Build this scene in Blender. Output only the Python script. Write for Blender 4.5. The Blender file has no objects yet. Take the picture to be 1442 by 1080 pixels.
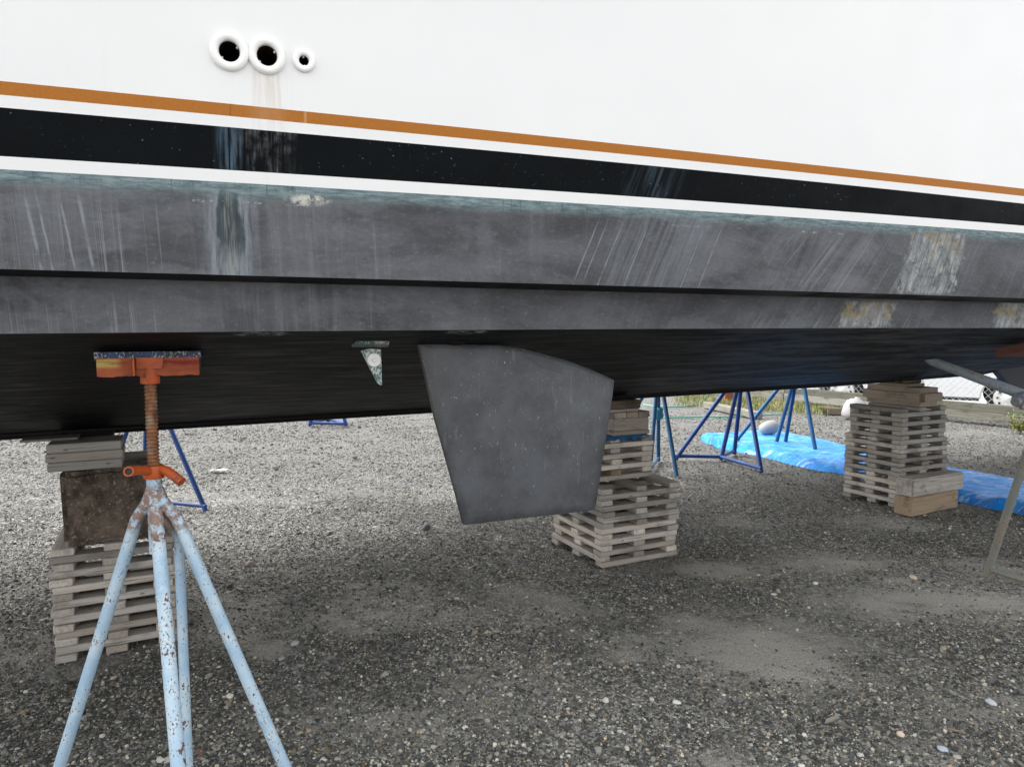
import bpy, bmesh, math, random
import numpy as np
from mathutils import Vector, Matrix
random.seed(7); np.random.seed(7)
C = bpy.context.scene
COL = C.collection
R = math.radians
# ------------------------------------------------------------ camera, world, sun, exposure
FPX, EYE, PITCH = 960.0, 1.5, 4.4
cam = bpy.data.cameras.new('camera'); cam.sensor_width = 36; cam.lens = FPX / 1442 * 36
cam.clip_start = 0.05; cam.clip_end = 2000
co = bpy.data.objects.new('camera', cam); COL.objects.link(co)
co.location = (0, 0, EYE); co.rotation_euler = (R(90 - PITCH), 0, 0); C.camera = co
W = bpy.data.worlds.new('World'); C.world = W; W.use_nodes = True
wn = W.node_tree; bg = wn.nodes['Background']
sky = wn.nodes.new('ShaderNodeTexSky'); sky.sky_type = 'NISHITA'; sky.sun_disc = False
SUN_EL, SUN_AZ = 50, -68
sky.sun_elevation = R(SUN_EL); sky.sun_rotation = R(SUN_AZ); sky.dust_density = 3.0; sky.air_density = 1.0
hs = wn.nodes.new('ShaderNodeHueSaturation'); hs.inputs['Saturation'].default_value = 0.09
wn.links.new(sky.outputs[0], hs.inputs['Color']); wn.links.new(hs.outputs[0], bg.inputs['Color'])
bg.inputs['Strength'].default_value = 0.15
sl = bpy.data.lights.new('sun', 'SUN'); sl.energy = 0.55; sl.angle = R(35); sl.color = (1, 0.985, 0.965)
so = bpy.data.objects.new('sun', sl); COL.objects.link(so)
so.rotation_euler = Vector((math.sin(R(SUN_AZ)) * math.cos(R(SUN_EL)), math.cos(R(SUN_AZ)) * math.cos(R(SUN_EL)), math.sin(R(SUN_EL)))).to_track_quat('Z', 'Y').to_euler()
C.view_settings.view_transform = 'Standard'; C.view_settings.look = 'None'
C.view_settings.exposure = 1.95; C.view_settings.gamma = 1; C.view_settings.use_curve_mapping = False

# ------------------------------------------------------------ measuring helpers
cp, sp = math.cos(R(PITCH)), math.sin(R(PITCH))
def ray(px, py):
    x = (px - 721) / FPX; u = -(py - 540) / FPX
    return Vector((x, cp + u * sp, -sp + u * cp))
def G(px, py, h=0.0):
    d = ray(px, py); t = (h - EYE) / d.z
    return Vector((d.x * t, d.y * t, h))
def P(px, py, y):
    d = ray(px, py); t = y / d.y
    return Vector((d.x * t, y, EYE + d.z * t))
# ------------------------------------------------------------ value noise (numpy)
_perm = np.random.RandomState(3).rand(256, 256)
def vnoise(x, y):
    x = np.asarray(x, float); y = np.asarray(y, float)
    xi = np.floor(x).astype(int); yi = np.floor(y).astype(int); fx = x - xi; fy = y - yi
    fx = fx * fx * (3 - 2 * fx); fy = fy * fy * (3 - 2 * fy)
    g = lambda a, b: _perm[a % 256, b % 256]
    return (g(xi, yi) * (1 - fx) + g(xi + 1, yi) * fx) * (1 - fy) + (g(xi, yi + 1) * (1 - fx) + g(xi + 1, yi + 1) * fx) * fy
def fbm(x, y, o=4):
    r = 0; a = 0.5
    for i in range(o):
        r = r + a * vnoise(x * 2 ** i + 17 * i, y * 2 ** i + 31 * i); a *= 0.5
    return r / (1 - 0.5 ** o)
# ------------------------------------------------------------ node helpers
class S:                                   # socket with arithmetic
    def __init__(s, nt, sock): s.nt = nt; s.k = sock
    def _m(s, op, o, rev=False):
        n = s.nt.nodes.new('ShaderNodeMath'); n.operation = op
        a, b = (o, s) if rev else (s, o)
        for i, v in enumerate((a, b)):
            if isinstance(v, S): s.nt.links.new(v.k, n.inputs[i])
            elif v is not None: n.inputs[i].default_value = v
        return S(s.nt, n.outputs[0])
    def __add__(s, o): return s._m('ADD', o)
    __radd__ = __add__
    def __mul__(s, o): return s._m('MULTIPLY', o)
    __rmul__ = __mul__
    def __sub__(s, o): return s._m('SUBTRACT', o)
    def __rsub__(s, o): return s._m('SUBTRACT', o, True)
    def mx(s, o): return s._m('MAXIMUM', o)
    def mn(s, o): return s._m('MINIMUM', o)
    def ab(s): return s._m('ABSOLUTE', None)
    def fr(s): return s._m('FRACT', None)
class M:
    def __init__(s, name, rough=0.8, spec=0.3, metal=0.0):
        s.m = bpy.data.materials.new(name); s.m.use_nodes = True; s.nt = s.m.node_tree
        s.b = s.nt.nodes['Principled BSDF']
        s.b.inputs['Roughness'].default_value = rough; s.b.inputs['Metallic'].default_value = metal
        s.b.inputs['Specular IOR Level'].default_value = spec
    def coord(s, kind='Object'):
        if kind == 'Position': return S(s.nt, s.nt.nodes.new('ShaderNodeNewGeometry').outputs['Position'])
        return S(s.nt, s.nt.nodes.new('ShaderNodeTexCoord').outputs[kind])
    def attr(s, nm, out='Fac'):
        n = s.nt.nodes.new('ShaderNodeAttribute'); n.attribute_name = nm; return S(s.nt, n.outputs[out])
    def rnd(s): return S(s.nt, s.nt.nodes.new('ShaderNodeObjectInfo').outputs['Random'])
    def xyz(s, v):
        n = s.nt.nodes.new('ShaderNodeSeparateXYZ'); s.nt.links.new(v.k, n.inputs[0])
        return [S(s.nt, n.outputs[i]) for i in range(3)]
    def vec(s, x, y, z=0.0):
        n = s.nt.nodes.new('ShaderNodeCombineXYZ')
        for i, v in enumerate((x, y, z)):
            if isinstance(v, S): s.nt.links.new(v.k, n.inputs[i])
            else: n.inputs[i].default_value = v
        return S(s.nt, n.outputs[0])
    def noise(s, v, scale, detail=3, rough=0.55, dist=0.0, col=False):
        n = s.nt.nodes.new('ShaderNodeTexNoise'); s.nt.links.new(v.k, n.inputs['Vector'])
        n.inputs['Scale'].default_value = scale; n.inputs['Detail'].default_value = detail
        n.inputs['Roughness'].default_value = rough; n.inputs['Distortion'].default_value = dist
        return S(s.nt, n.outputs['Color' if col else 'Fac'])
    def vor(s, v, scale, out='Color', feat='F1'):
        n = s.nt.nodes.new('ShaderNodeTexVoronoi'); n.feature = feat; s.nt.links.new(v.k, n.inputs['Vector'])
        n.inputs['Scale'].default_value = scale; return S(s.nt, n.outputs[out])
    def rng(s, v, a, b, c=0.0, d=1.0):
        n = s.nt.nodes.new('ShaderNodeMapRange'); s.nt.links.new(v.k, n.inputs[0]); n.interpolation_type = 'SMOOTHSTEP'
        for i, q in enumerate((a, b, c, d)): n.inputs[1 + i].default_value = q
        return S(s.nt, n.outputs[0])
    def mix(s, f, a, b, mode='MIX'):
        n = s.nt.nodes.new('ShaderNodeMix'); n.data_type = 'RGBA'; n.blend_type = mode
        if isinstance(f, S): s.nt.links.new(f.k, n.inputs[0])
        else: n.inputs[0].default_value = f
        for i, v in ((6, a), (7, b)):
            if isinstance(v, S): s.nt.links.new(v.k, n.inputs[i])
            else: n.inputs[i].default_value = (*v, 1)
        return S(s.nt, n.outputs[2])
    def ramp(s, f, stops, const=False):
        n = s.nt.nodes.new('ShaderNodeValToRGB'); s.nt.links.new(f.k, n.inputs[0]); cr = n.color_ramp
        if const: cr.interpolation = 'CONSTANT'
        while len(cr.elements) < len(stops): cr.elements.new(0.5)
        for e, (p, c) in zip(cr.elements, stops): e.position = p; e.color = (*c, 1)
        return S(s.nt, n.outputs[0])
    def set(s, nm, v):
        if isinstance(v, S): s.nt.links.new(v.k, s.b.inputs[nm])
        elif isinstance(v, tuple): s.b.inputs[nm].default_value = (*v, 1)
        else: s.b.inputs[nm].default_value = v
        return s
    def bump(s, h, strength=0.5, dist=0.01):
        n = s.nt.nodes.new('ShaderNodeBump'); n.inputs['Strength'].default_value = strength
        n.inputs['Distance'].default_value = dist; s.nt.links.new(h.k, n.inputs['Height'])
        s.nt.links.new(n.outputs[0], s.b.inputs['Normal']); return s
# ------------------------------------------------------------ mesh helpers
class MB:
    def __init__(s): s.v = []; s.f = []
    def add(s, vs, fs):
        o = len(s.v); s.v += [tuple(v) for v in vs]; s.f += [tuple(i + o for i in f) for f in fs]; return s
    def box(s, a, b, mat=None):
        vs = [Vector((x, y, z)) for z in (a[2], b[2]) for y in (a[1], b[1]) for x in (a[0], b[0])]
        if mat: vs = [mat @ v for v in vs]
        return s.add(vs, [(0, 2, 3, 1), (4, 5, 7, 6), (0, 1, 5, 4), (2, 6, 7, 3), (0, 4, 6, 2), (1, 3, 7, 5)])
    def tube(s, pts, r, n=12, caps=True, inner=0):
        pts = [Vector(p) for p in pts]; rs = r if isinstance(r, (list, tuple)) else [r] * len(pts)
        t0 = (pts[1] - pts[0]).normalized(); up = Vector((0, 0, 1)) if abs(t0.z) < 0.9 else Vector((1, 0, 0))
        nx = t0.cross(up).normalized(); vs = []
        for i, p in enumerate(pts):
            t = (pts[min(i + 1, len(pts) - 1)] - pts[max(i - 1, 0)]).normalized()
            nx = (nx - t * nx.dot(t)).normalized(); ny = t.cross(nx)
            for k in range(n):
                a = 2 * math.pi * k / n; vs.append(p + (nx * math.cos(a) + ny * math.sin(a)) * rs[i])
        fs = [(i * n + k, i * n + (k + 1) % n, (i + 1) * n + (k + 1) % n, (i + 1) * n + k) for i in range(len(pts) - 1) for k in range(n)]
        if caps: fs += [tuple(range(n - 1, -1, -1)), tuple((len(pts) - 1) * n + k for k in range(n))]
        return s.add(vs, fs)
    def lathe(s, prof, n=24, mat=None):               # prof (r, z) about local Z
        vs = []
        for r, z in prof:
            for k in range(n):
                a = 2 * math.pi * k / n; v = Vector((r * math.cos(a), r * math.sin(a), z)); vs.append(mat @ v if mat else v)
        fs = [(i * n + k, i * n + (k + 1) % n, (i + 1) * n + (k + 1) % n, (i + 1) * n + k) for i in range(len(prof) - 1) for k in range(n)]
        return s.add(vs, fs)
    def prism(s, poly, t, mat):                       # poly in local XY, extruded +-t/2 in local Z
        n = len(poly)
        vs = [mat @ Vector((x, y, -t / 2)) for x, y in poly] + [mat @ Vector((x, y, t / 2)) for x, y in poly]
        fs = [tuple(range(n - 1, -1, -1)), tuple(range(n, 2 * n))] + [(i, (i + 1) % n, n + (i + 1) % n, n + i) for i in range(n)]
        return s.add(vs, fs)
    def grid(s, pts, nu, nv):
        return s.add(pts, [(i * nv + j, (i + 1) * nv + j, (i + 1) * nv + j + 1, i * nv + j + 1) for i in range(nu - 1) for j in range(nv - 1)])
    def build(s, name, m, parent=None, smooth=False, bevel=0, weld=False, seg=1):
        me = bpy.data.meshes.new(name); me.from_pydata(s.v, [], s.f); me.update()
        if smooth: me.polygons.foreach_set('use_smooth', [True] * len(me.polygons))
        if weld or bevel:
            bm = bmesh.new(); bm.from_mesh(me)
            if weld: bmesh.ops.remove_doubles(bm, verts=bm.verts, dist=1e-5)
            bmesh.ops.recalc_face_normals(bm, faces=bm.faces)
            if bevel: bmesh.ops.bevel(bm, geom=[e for e in bm.edges if len(e.link_faces) == 2 and e.calc_face_angle() > 0.5], offset=bevel, segments=seg, affect='EDGES', clamp_overlap=True)
            bm.to_mesh(me); bm.free()
        if smooth and smooth != 'all':
            try: me.set_sharp_from_angle(angle=R(40))
            except Exception: pass
        me.materials.append(m.m if isinstance(m, M) else m)
        o = bpy.data.objects.new(name, me); COL.objects.link(o)
        if parent: o.parent = parent
        return o
def tag(o, label=None, cat=None, group=None, kind=None):
    for k, v in (('label', label), ('category', cat), ('group', group), ('kind', kind)):
        if v: o[k] = v
    return o
def thing(name, label, cat, loc=(0, 0, 0), rz=0, group=None):
    o = bpy.data.objects.new(name, None); COL.objects.link(o); o.location = loc; o.rotation_euler = (0, 0, rz)
    o.empty_display_size = 0.1
    return tag(o, label, cat, group)
def orient(loc, axis, up=Vector((0, 0, 1))):          # local Z along axis
    z = Vector(axis).normalized(); x = up.cross(z)
    if x.length < 1e-4: x = Vector((1, 0, 0))
    x.normalize(); y = z.cross(x)
    m = Matrix((x, y, z)).transposed().to_4x4(); m.translation = Vector(loc); return m

# ------------------------------------------------------------ boat frame: a along keel (stern to bow), b towards the camera
TH = R(25); O0 = Vector((-2.0, 3.5, 0)); cA = Vector((math.cos(TH), math.sin(TH), 0)); cB = Vector((math.sin(TH), -math.cos(TH), 0))
def W3(a, b, h): return O0 + cA * a + cB * b + Vector((0, 0, h))
def AB(p): d = Vector(p) - O0; return d.dot(cA), d.dot(cB)
A0, A1 = -4.0, 11.2
def beam(a):
    l = 1.753 + 0.0698 * (min(a, 5.0) + 0.817)
    if a > 5.0: l = (l + 0.0698 * (a - 5) * 0.6) * max(0.0, 1 - ((a - 5) / (A1 - 5)) ** 2.2) ** 0.75 + 0.02
    return l
def lerp_t(x, T):
    if x <= T[0][0]: return T[0][1] + (x - T[0][0]) * (T[1][1] - T[0][1]) / (T[1][0] - T[0][0])
    for (x0, y0), (x1, y1) in zip(T, T[1:]):
        if x <= x1: return y0 + (y1 - y0) * (x - x0) / (x1 - x0)
    return y1
def keel(a): return lerp_t(a, [(-4, 0.985), (-.5, 0.998), (1.6, 1.018), (3.24, 1.045), (5.2, 1.062), (7.2, 1.105), (8.5, 1.25), (9.8, 1.6), (11.2, 2.3)])
def side_hit(px, py, off=0.0):                        # where a photo ray meets the near topside wall; (a, h)
    d = ray(px, py); lo, hi = 0.5, 8.0
    def f(t):
        p = Vector((0, 0, EYE)) + d * t; a, b = AB(p); return b - (beam(a) + off)
    for _ in range(50):
        mid = (lo + hi) / 2
        if f(mid) > 0: lo = mid
        else: hi = mid
    p = Vector((0, 0, EYE)) + d * lo; return AB(p)[0], p.z
XS = (0, 520, 920, 1442)
LINES = dict(chine=(470, 466, 463, 462), low_top=(389, 401, 413, 427), up_bot=(379.6, 391.5, 405, 420), boot=(239, 267.5, 294, 328.5),
             blk_bot=(221, 250.5, 280, 318), blk_top=(152, 196, 234.5, 287), gold_bot=(134.5, 181, 222.5, 276.5), gold_top=(115, 165, 209, 266))
OFF = dict(chine=0.0, low_top=0.008, up_bot=0.105, boot=0.115, blk_bot=0.118, blk_top=0.13, gold_bot=0.133, gold_top=0.137)
FIT = {}
for k, ys in LINES.items():
    pts = [side_hit(x, y, OFF[k]) for x, y in zip(XS, ys)]
    A = np.array([p[0] for p in pts]); H = np.array([p[1] for p in pts]); FIT[k] = (np.polyfit(A, H, 2), A.min(), A.max())
def line(k, a):
    q, lo, hi = FIT[k]; c = min(max(a, lo), hi); h = np.polyval(q, c) + (2 * q[0] * c + q[1]) * (a - c) * (0.6 if a > hi else 0.8)
    return float(h) + (0.012 * max(0, a - 6) ** 2)
def off(k, a): return OFF[k]
TOPH = lambda a: 3.25 + 0.008 * (a + 4) ** 2
def flare_end(a): return max(0.0, 1 - max(0, a - 10.4) / 0.8)

# ------------------------------------------------------------ materials
def U(m):
    uv = m.coord('UV'); x, y, _ = m.xyz(uv); return uv, x, y
def boxmask(m, x, y, x0, x1, y0, y1, soft=0.02, dist=None):
    if dist is not None: x = x + dist; y = y + dist
    return m.rng(x, x0 - soft, x0 + soft) * m.rng(x, x1 - soft, x1 + soft, 1, 0) * m.rng(y, y0 - soft, y0 + soft) * m.rng(y, y1 - soft, y1 + soft, 1, 0)
aS = lambda px, py, o=0.1: side_hit(px, py, o)
def make_white():
    m = M('white_gelcoat', 0.32, 0.4); uv, x, y = U(m)
    base = m.mix(m.rng(m.noise(uv, 0.9, 3), 0.3, 0.8), (0.77, 0.768, 0.765), (0.75, 0.75, 0.752))
    a2, h2 = aS(376, 100); aL = aS(323, 100)[0]; hb = aS(376, 190)[1]
    nz = m.noise(m.vec(x * 60, y * 4, 0.0), 1.0, 4, 0.6)
    w = (x - a2).ab()
    st = m.rng(w, 0.015, 0.07, 1, 0) * m.rng(y, hb, h2, 0.35, 1.0) * m.rng(y, h2 - .01, h2 + .03, 1, 0) * m.rng(nz, 0.42, 0.72)
    w2 = (x - aL).ab(); st2 = m.rng(w2, 0.0, 0.03, 0.5, 0) * m.rng(y, hb, h2, 0.4, 1.0) * m.rng(y, h2, h2 + .03, 1, 0) * m.rng(nz, 0.45, 0.8)
    c = m.mix(st * 0.4, base, (0.42, 0.27, 0.13)); c = m.mix(st2 * 0.5, c, (0.45, 0.38, 0.28))
    drip = m.rng(m.noise(m.vec(x * 22, y * 1.2, 3.0), 1, 4, 0.7), 0.60, 0.8) * 0.10
    c = m.mix(drip, c, (0.5, 0.5, 0.48))
    return m.set('Base Color', c).set('Roughness', m.rng(m.noise(uv, 5, 3), .3, .7, .28, .42)).bump(m.noise(uv, 2.2, 2), 0.08, 0.02)
def make_gold():
    m = M('gold_stripe_paint', 0.5, 0.15); uv, x, y = U(m)
    c = m.mix(m.noise(uv, 160, 2), (0.33, 0.116, 0.017), (0.45, 0.172, 0.030))
    a1 = aS(323, 150)[0]; a2 = aS(376, 150)[0]; a3 = aS(427, 150)[0]
    seam = m.rng((x - a1).ab(), 0.0006, 0.002, 1, 0) * 0.6
    fade = m.rng((x - a2).ab(), 0.0, 0.07, 0.35, 0) * m.noise(m.vec(x * 80, y * 5), 1, 3)
    c = m.mix(fade, c, (0.62, 0.45, 0.3)); c = m.mix(seam, c, (0.12, 0.05, 0.02))
    s3 = m.rng((x - a3).ab(), 0.001, 0.006, 0.4, 0); c = m.mix(s3, c, (0.62, 0.42, 0.25))
    return m.set('Base Color', c)
def make_black():
    m = M('black_stripe_paint', 0.4, 0.05); uv, x, y = U(m)
    dt = m.attr('dt')
    spk = m.rng(m.noise(uv, 70, 5, 0.78), 0.60, 0.70) * m.rng(m.noise(uv, 2.5, 3), 0.42, 0.62)
    spk2 = m.rng(m.noise(m.vec(x * 60, y * 130), 1.0, 3, 0.7), 0.68, 0.78) * m.rng(dt, 0.04, 0.11, 0, 1)
    c = m.mix(m.noise(uv, 3, 3), (0.002, 0.0026, 0.0034), (0.005, 0.007, 0.0085))
    spk3 = m.rng(m.vor(uv, 42, 'Distance'), 0.05, 0.12, 1, 0) * m.rng(m.noise(uv, 3.0, 3), .45, .6); c = m.mix((spk * 0.45 + spk2 * 0.45 + spk3 * .7).mn(1.0), c, (0.14, 0.19, 0.22))
    a1 = aS(322, 210)[0]; a2 = aS(350, 210)[0]; a3 = aS(385, 210)[0]
    str_ = m.noise(m.vec(x * 70, y * 5), 1, 4, 0.65)
    z = m.rng((x - a1).ab(), 0.012, 0.045, 1, 0) * m.rng(str_, 0.35, 0.65) * 0.5
    z2 = m.rng((x - (a2 + a3) / 2).ab(), 0.05, 0.12, 1, 0) * m.rng(str_, 0.40, 0.75) * m.rng(m.noise(uv, 30, 4), 0.35, 0.7) * 0.75
    c = m.mix(z, c, (0.10, 0.17, 0.24)); c = m.mix(z2, c, (0.17, 0.18, 0.19))
    a5 = aS(915, 255)[0]; z3 = m.rng((x - (y * 0.35) - (a5 - aS(915, 255)[1] * 0.35)).ab(), 0.03, 0.14, 1, 0) * m.rng(m.noise(m.vec((x - y * .35) * 45, y * 3), 1, 4, .6), .42, .7) * 0.28
    c = m.mix(z3, c, (0.12, 0.19, 0.24))
    seam = m.rng((x - a1).ab(), 0.0012, 0.003, 1, 0); c = m.mix(seam, c, (0.004, 0.006, 0.01))
    return m.set('Base Color', c).set('Roughness', m.rng(m.noise(uv, 9, 4), .3, .7, .35, .6))
def make_antifoul(lower=False):
    m = M('antifouling_grey_lower' if lower else 'antifouling_grey', 0.85, 0.2); uv, x, y = U(m); dt = m.attr('dt')
    big = m.noise(m.vec(x * 1.0, y * 2.6), 2.0, 5, 0.6, 0.4); sm = m.noise(m.vec(x * 55, y * 90), 1.0, 5, 0.75)
    c = m.mix(m.rng(big, 0.32, 0.68), (0.058, 0.0585, 0.064), (0.118, 0.120, 0.131))
    lean = x + y * 0.05
    leanR = m.rng(x, 1.0, 3.2, 0.05, -0.5)
    xl = x + y * leanR
    stv = m.noise(m.vec(xl * 30, y * 1.3), 1.0, 5, 0.7)
    zone = m.rng(m.noise(m.vec(x * .9, 20.0 + y * .5), 1.5, 2), .42, .62); c = m.mix(m.rng(stv, 0.45, 0.75) * (zone * .5 + .08), c, (0.21, 0.22, 0.24))
    stv2 = m.noise(m.vec(xl * 5, y * 0.6, 4.0), 1.0, 3, 0.6)
    c = m.mix(m.rng(stv2, 0.52, 0.68) * 0.3, c, (0.17, 0.175, 0.19))
    pt = m.noise(m.vec(x * 3.2, y * 6.5, 7.0), 1.0, 6, 0.68, 0.5); c = m.mix(m.rng(pt, .50, .60) * .30, c, (0.17, 0.178, 0.195)); c = m.mix(m.rng(pt, .44, .36) * .28, c, (0.038, 0.039, 0.046))
    # rectangular roller patches
    roll = m.noise(m.vec(((xl * 3.1)._m('FLOOR', None)) * 1.7, 5.0), 3.3, 1); c = m.mix(m.rng(roll, 0.4, 0.6) * 0.25, c, (0.05, 0.05, 0.058))
    c = m.mix(m.rng(sm, 0.52, 0.78) * 0.42, c, (0.27, 0.28, 0.30))
    c = m.mix(m.rng(sm, 0.44, 0.25) * 0.5, c, (0.036, 0.036, 0.042))
    # thin long runs
    run = m.noise(m.vec(xl * 26, 1.0 + y * 0.18), 1.0, 3, 0.7)
    runs = m.rng((run - 0.5).ab(), 0.0, 0.012, 1, 0) * m.rng(m.noise(m.vec(x * 1.1, 9.0), 1.2, 2), 0.48, 0.62) * m.rng(dt, 0.02, 0.12)
    c = m.mix(runs * 0.4, c, (0.34, 0.36, 0.38))
    if not lower:
        for pxs, lw in ((48, 0.006), (64, 0.004), (96, 0.004), (122, 0.006), (833, 0.004), (846, 0.003), (868, 0.005), (905, 0.004), (985, 0.003), (1010, 0.003)):
            aa, hh = aS(pxs, 330); k = 0.14 if pxs < 200 else -0.42
            wob = m.noise(m.vec(y * 9, pxs * 1.0), 1, 2) * 0.008 - 0.004
            l = (x + y * k - (aa + hh * k) + wob).ab()
            c = m.mix(m.rng(l, lw * 0.2, lw * 1.0, 1, 0) * m.rng(m.noise(m.vec(x * 9, y * 14), 1, 3, .6), .3, .55) * m.rng(dt, 0.03, 0.1) * 0.42, c, (0.34, 0.37, 0.40))
        # wide washed zones
        for p0, p1, s_ in ((840, 1010, 0.5), (0, 150, 0.3), (1075, 1180, 0.25)):
            a0, a1 = aS(p0, 340)[0], aS(p1, 340)[0]; hh = aS(900, 340)[1]; k = -0.42 if p0 > 300 else 0
            xx = x + (y - hh) * k
            z = m.rng(xx, a0, a0 + .1) * m.rng(xx, a1 - .15, a1, 1, 0) * m.rng(m.noise(m.vec(xx * 55, y * 2), 1, 5, .7), .35, .7)
            c = m.mix(z * s_, c, (0.20, 0.215, 0.235))
        # exhaust stain below the outlets
        ax, hx = aS(322, 300); w = (x - ax + (m.noise(uv, 14, 3) - 0.5) * 0.05).ab()
        dk = m.rng(w, 0.025, 0.036, 1, 0) * m.rng(dt, 0.15, 0.22, 1, 0)
        halo = m.rng(w, 0.03, 0.085, 1, 0) * m.rng(m.noise(m.vec(x * 60, y * 6), 1, 4, .7), .3, .65)
        c = m.mix(halo * 0.75, c, (0.25, 0.29, 0.32)); c = m.mix(dk * 0.8, c, (0.022, 0.035, 0.042))
        core = m.rng(w, 0.002, 0.02, 1, 0) * m.rng(m.noise(m.vec(x * 130, y * 7), 1, 4, .7), .42, .62); c = m.mix(core * 0.65, c, (0.25, 0.26, 0.23))
        # teal faded paint under the boot stripe
        te = m.rng(dt + (m.noise(m.vec(x * 5, y * 2), 1, 4, .6) - 0.5) * 0.03, 0.008, 0.052, 1, 0)
        tc = m.mix(m.rng(m.noise(m.vec(x * 16, y * 90), 1, 6, .8), .36, .66), (0.080, 0.120, 0.132), (0.24, 0.315, 0.325))
        tc = m.mix(m.rng(m.noise(m.vec(xl * 120, y * 4), 1, 3, .7), .56, .70) * 0.5, tc, (0.035, 0.065, 0.075))
        c = m.mix(te * m.rng(m.noise(m.vec(x * 3, 2.0), 1, 3), .3, .5, .55, 1), c, tc)
        chip = m.rng((dt - 0.052 + (m.noise(m.vec(x * 4, 1.0), 1, 3) - .5) * 0.02).ab(), 0.0, 0.006, 1, 0) * m.rng(m.noise(m.vec(x * 40, y * 60), 1, 4, .8), .52, .62)
        chip = chip * m.rng(m.noise(m.vec(x * 1.3, 6.0), 1, 3), .5, .6); c = m.mix(chip * 0.8, c, (0.44, 0.48, 0.47))
        a7, h7 = aS(432, 283); w7 = ((x - a7) * (x - a7) * 1.0 + (y - h7) * (y - h7) * 14)
        c = m.mix(m.rng(w7, 0.0, 0.006, 1, 0) * m.rng(m.noise(uv, 45, 5, .7), .42, .58), c, (0.50, 0.50, 0.44))
        patches = [((1240, 1335), (333, 414), True)]
    else:
        patches = [((1185, 1272), (426, 461), False), ((1403, 1500), (426, 461), False)]
    for (p0, p1), (q0, q1), tall in patches:
        a0, hb = aS(p0, q1, .03); a1, ht = aS(p1, q0, .03); k = -0.30; hm = (hb + ht) / 2
        n = m.noise(uv, 18, 5, .7); xx = x + (y - hm) * k + (n - 0.5) * 0.16
        mk = m.rng(xx, a0 + .02, a0 + .05) * m.rng(xx, a1 - .05, a1 - .02, 1, 0) * m.rng(y + (n - .5) * .02, hb - .01, hb + .01) * m.rng(y, ht - .01, ht + .01, 1, 0)
        inner = m.noise(m.vec((x - y * .30) * 42, y * 9), 1, 6, .75)
        pc = m.mix(m.rng(inner, .36, .6), (0.36, 0.37, 0.355), (0.17, 0.185, 0.20))
        pc = m.mix(m.rng(m.noise(uv, 9, 4, .7), .46, .58) * (m.rng(y, hb + (ht - hb) * (.45 if tall else .2), hb + (ht - hb) * (.95 if tall else .6)) * (.8 if tall else .9)), pc, (0.25, 0.19, 0.11) if tall else (0.26, 0.20, 0.10))
        pc = m.mix(m.rng(m.noise(uv, 60, 4, .8), .55, .68) * .8, pc, (0.12, 0.085, 0.05))
        if tall:
            ln = m.rng((((x - y * 0.35 + m.noise(uv, 12, 3) * .01) * 22).fr() - 0.5).ab(), 0.03, 0.10, 1, 0); pc = m.mix(ln * 0.6, pc, (0.07, 0.085, 0.10))
        c = m.mix(mk * m.rng(m.noise(uv, 14, 6, .8), .36, .52) * .9, c, pc)
    return m.set('Base Color', c).bump(sm + big * 2, 0.35, 0.004)
def make_bottom():
    m = M('black_bottom_paint', 0.6, 0.14); uv, x, y = U(m)
    s = m.noise(m.vec(x * 3.0, y * 26), 1.0, 5, 0.7, 0.6); s2 = m.noise(m.vec(x * 1.2, y * 5), 1.0, 4, 0.6, 0.8)
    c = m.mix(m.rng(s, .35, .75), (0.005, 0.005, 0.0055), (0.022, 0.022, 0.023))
    blue = m.rng(x, 4.2, 7.5); c = m.mix(blue * m.rng(s2, .35, .6), c, (0.010, 0.030, 0.040))
    d1_ = m.noise(m.vec(x * 1.6 + y * 2.2, y * 7 - x * .8), 1.0, 5, .65, .5)
    c = m.mix(m.rng(d1_, .48, .60) * m.rng(x, 1.2, 3.2) * m.rng(s, .34, .56) * .8, c, (0.10, 0.105, 0.112)); c = m.mix(m.rng(d1_, .46, .38) * .6, c, (0.003, 0.003, 0.004))
    pt = m.noise(m.vec(x * 5, y * 9), 1, 5, .7); c = m.mix(m.rng(pt, .52, .66) * .4, c, (0.036, 0.037, 0.039))
    sp_ = m.noise(m.vec(x * 14, y * 60), 1, 5, .8); c = m.mix(m.rng(sp_, .68, .74), c, (0.16, 0.17, 0.17))
    # scraped spots near the chine, seen beside the pad and above the rudder
    for px, hy, w in ((370, 474, .09), (660, 474, .09)):
        a0 = aS(px, 470, 0)[0]
        z = m.rng((x - a0).ab(), w * .5, w, 1, 0) * m.rng(y, 0.0, 0.012, 0, 1) * m.rng(y, 0.03, .06, 1, 0) * m.rng(m.noise(m.vec(x * 25, y * 120), 1, 5, .7), .5, .6)
        c = m.mix(z, c, (0.38, 0.42, 0.42))
    return m.set('Base Color', c).set('Roughness', m.rng(s, .3, .7, .45, .75)).bump(s + s2, 0.5, 0.006)
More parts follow.
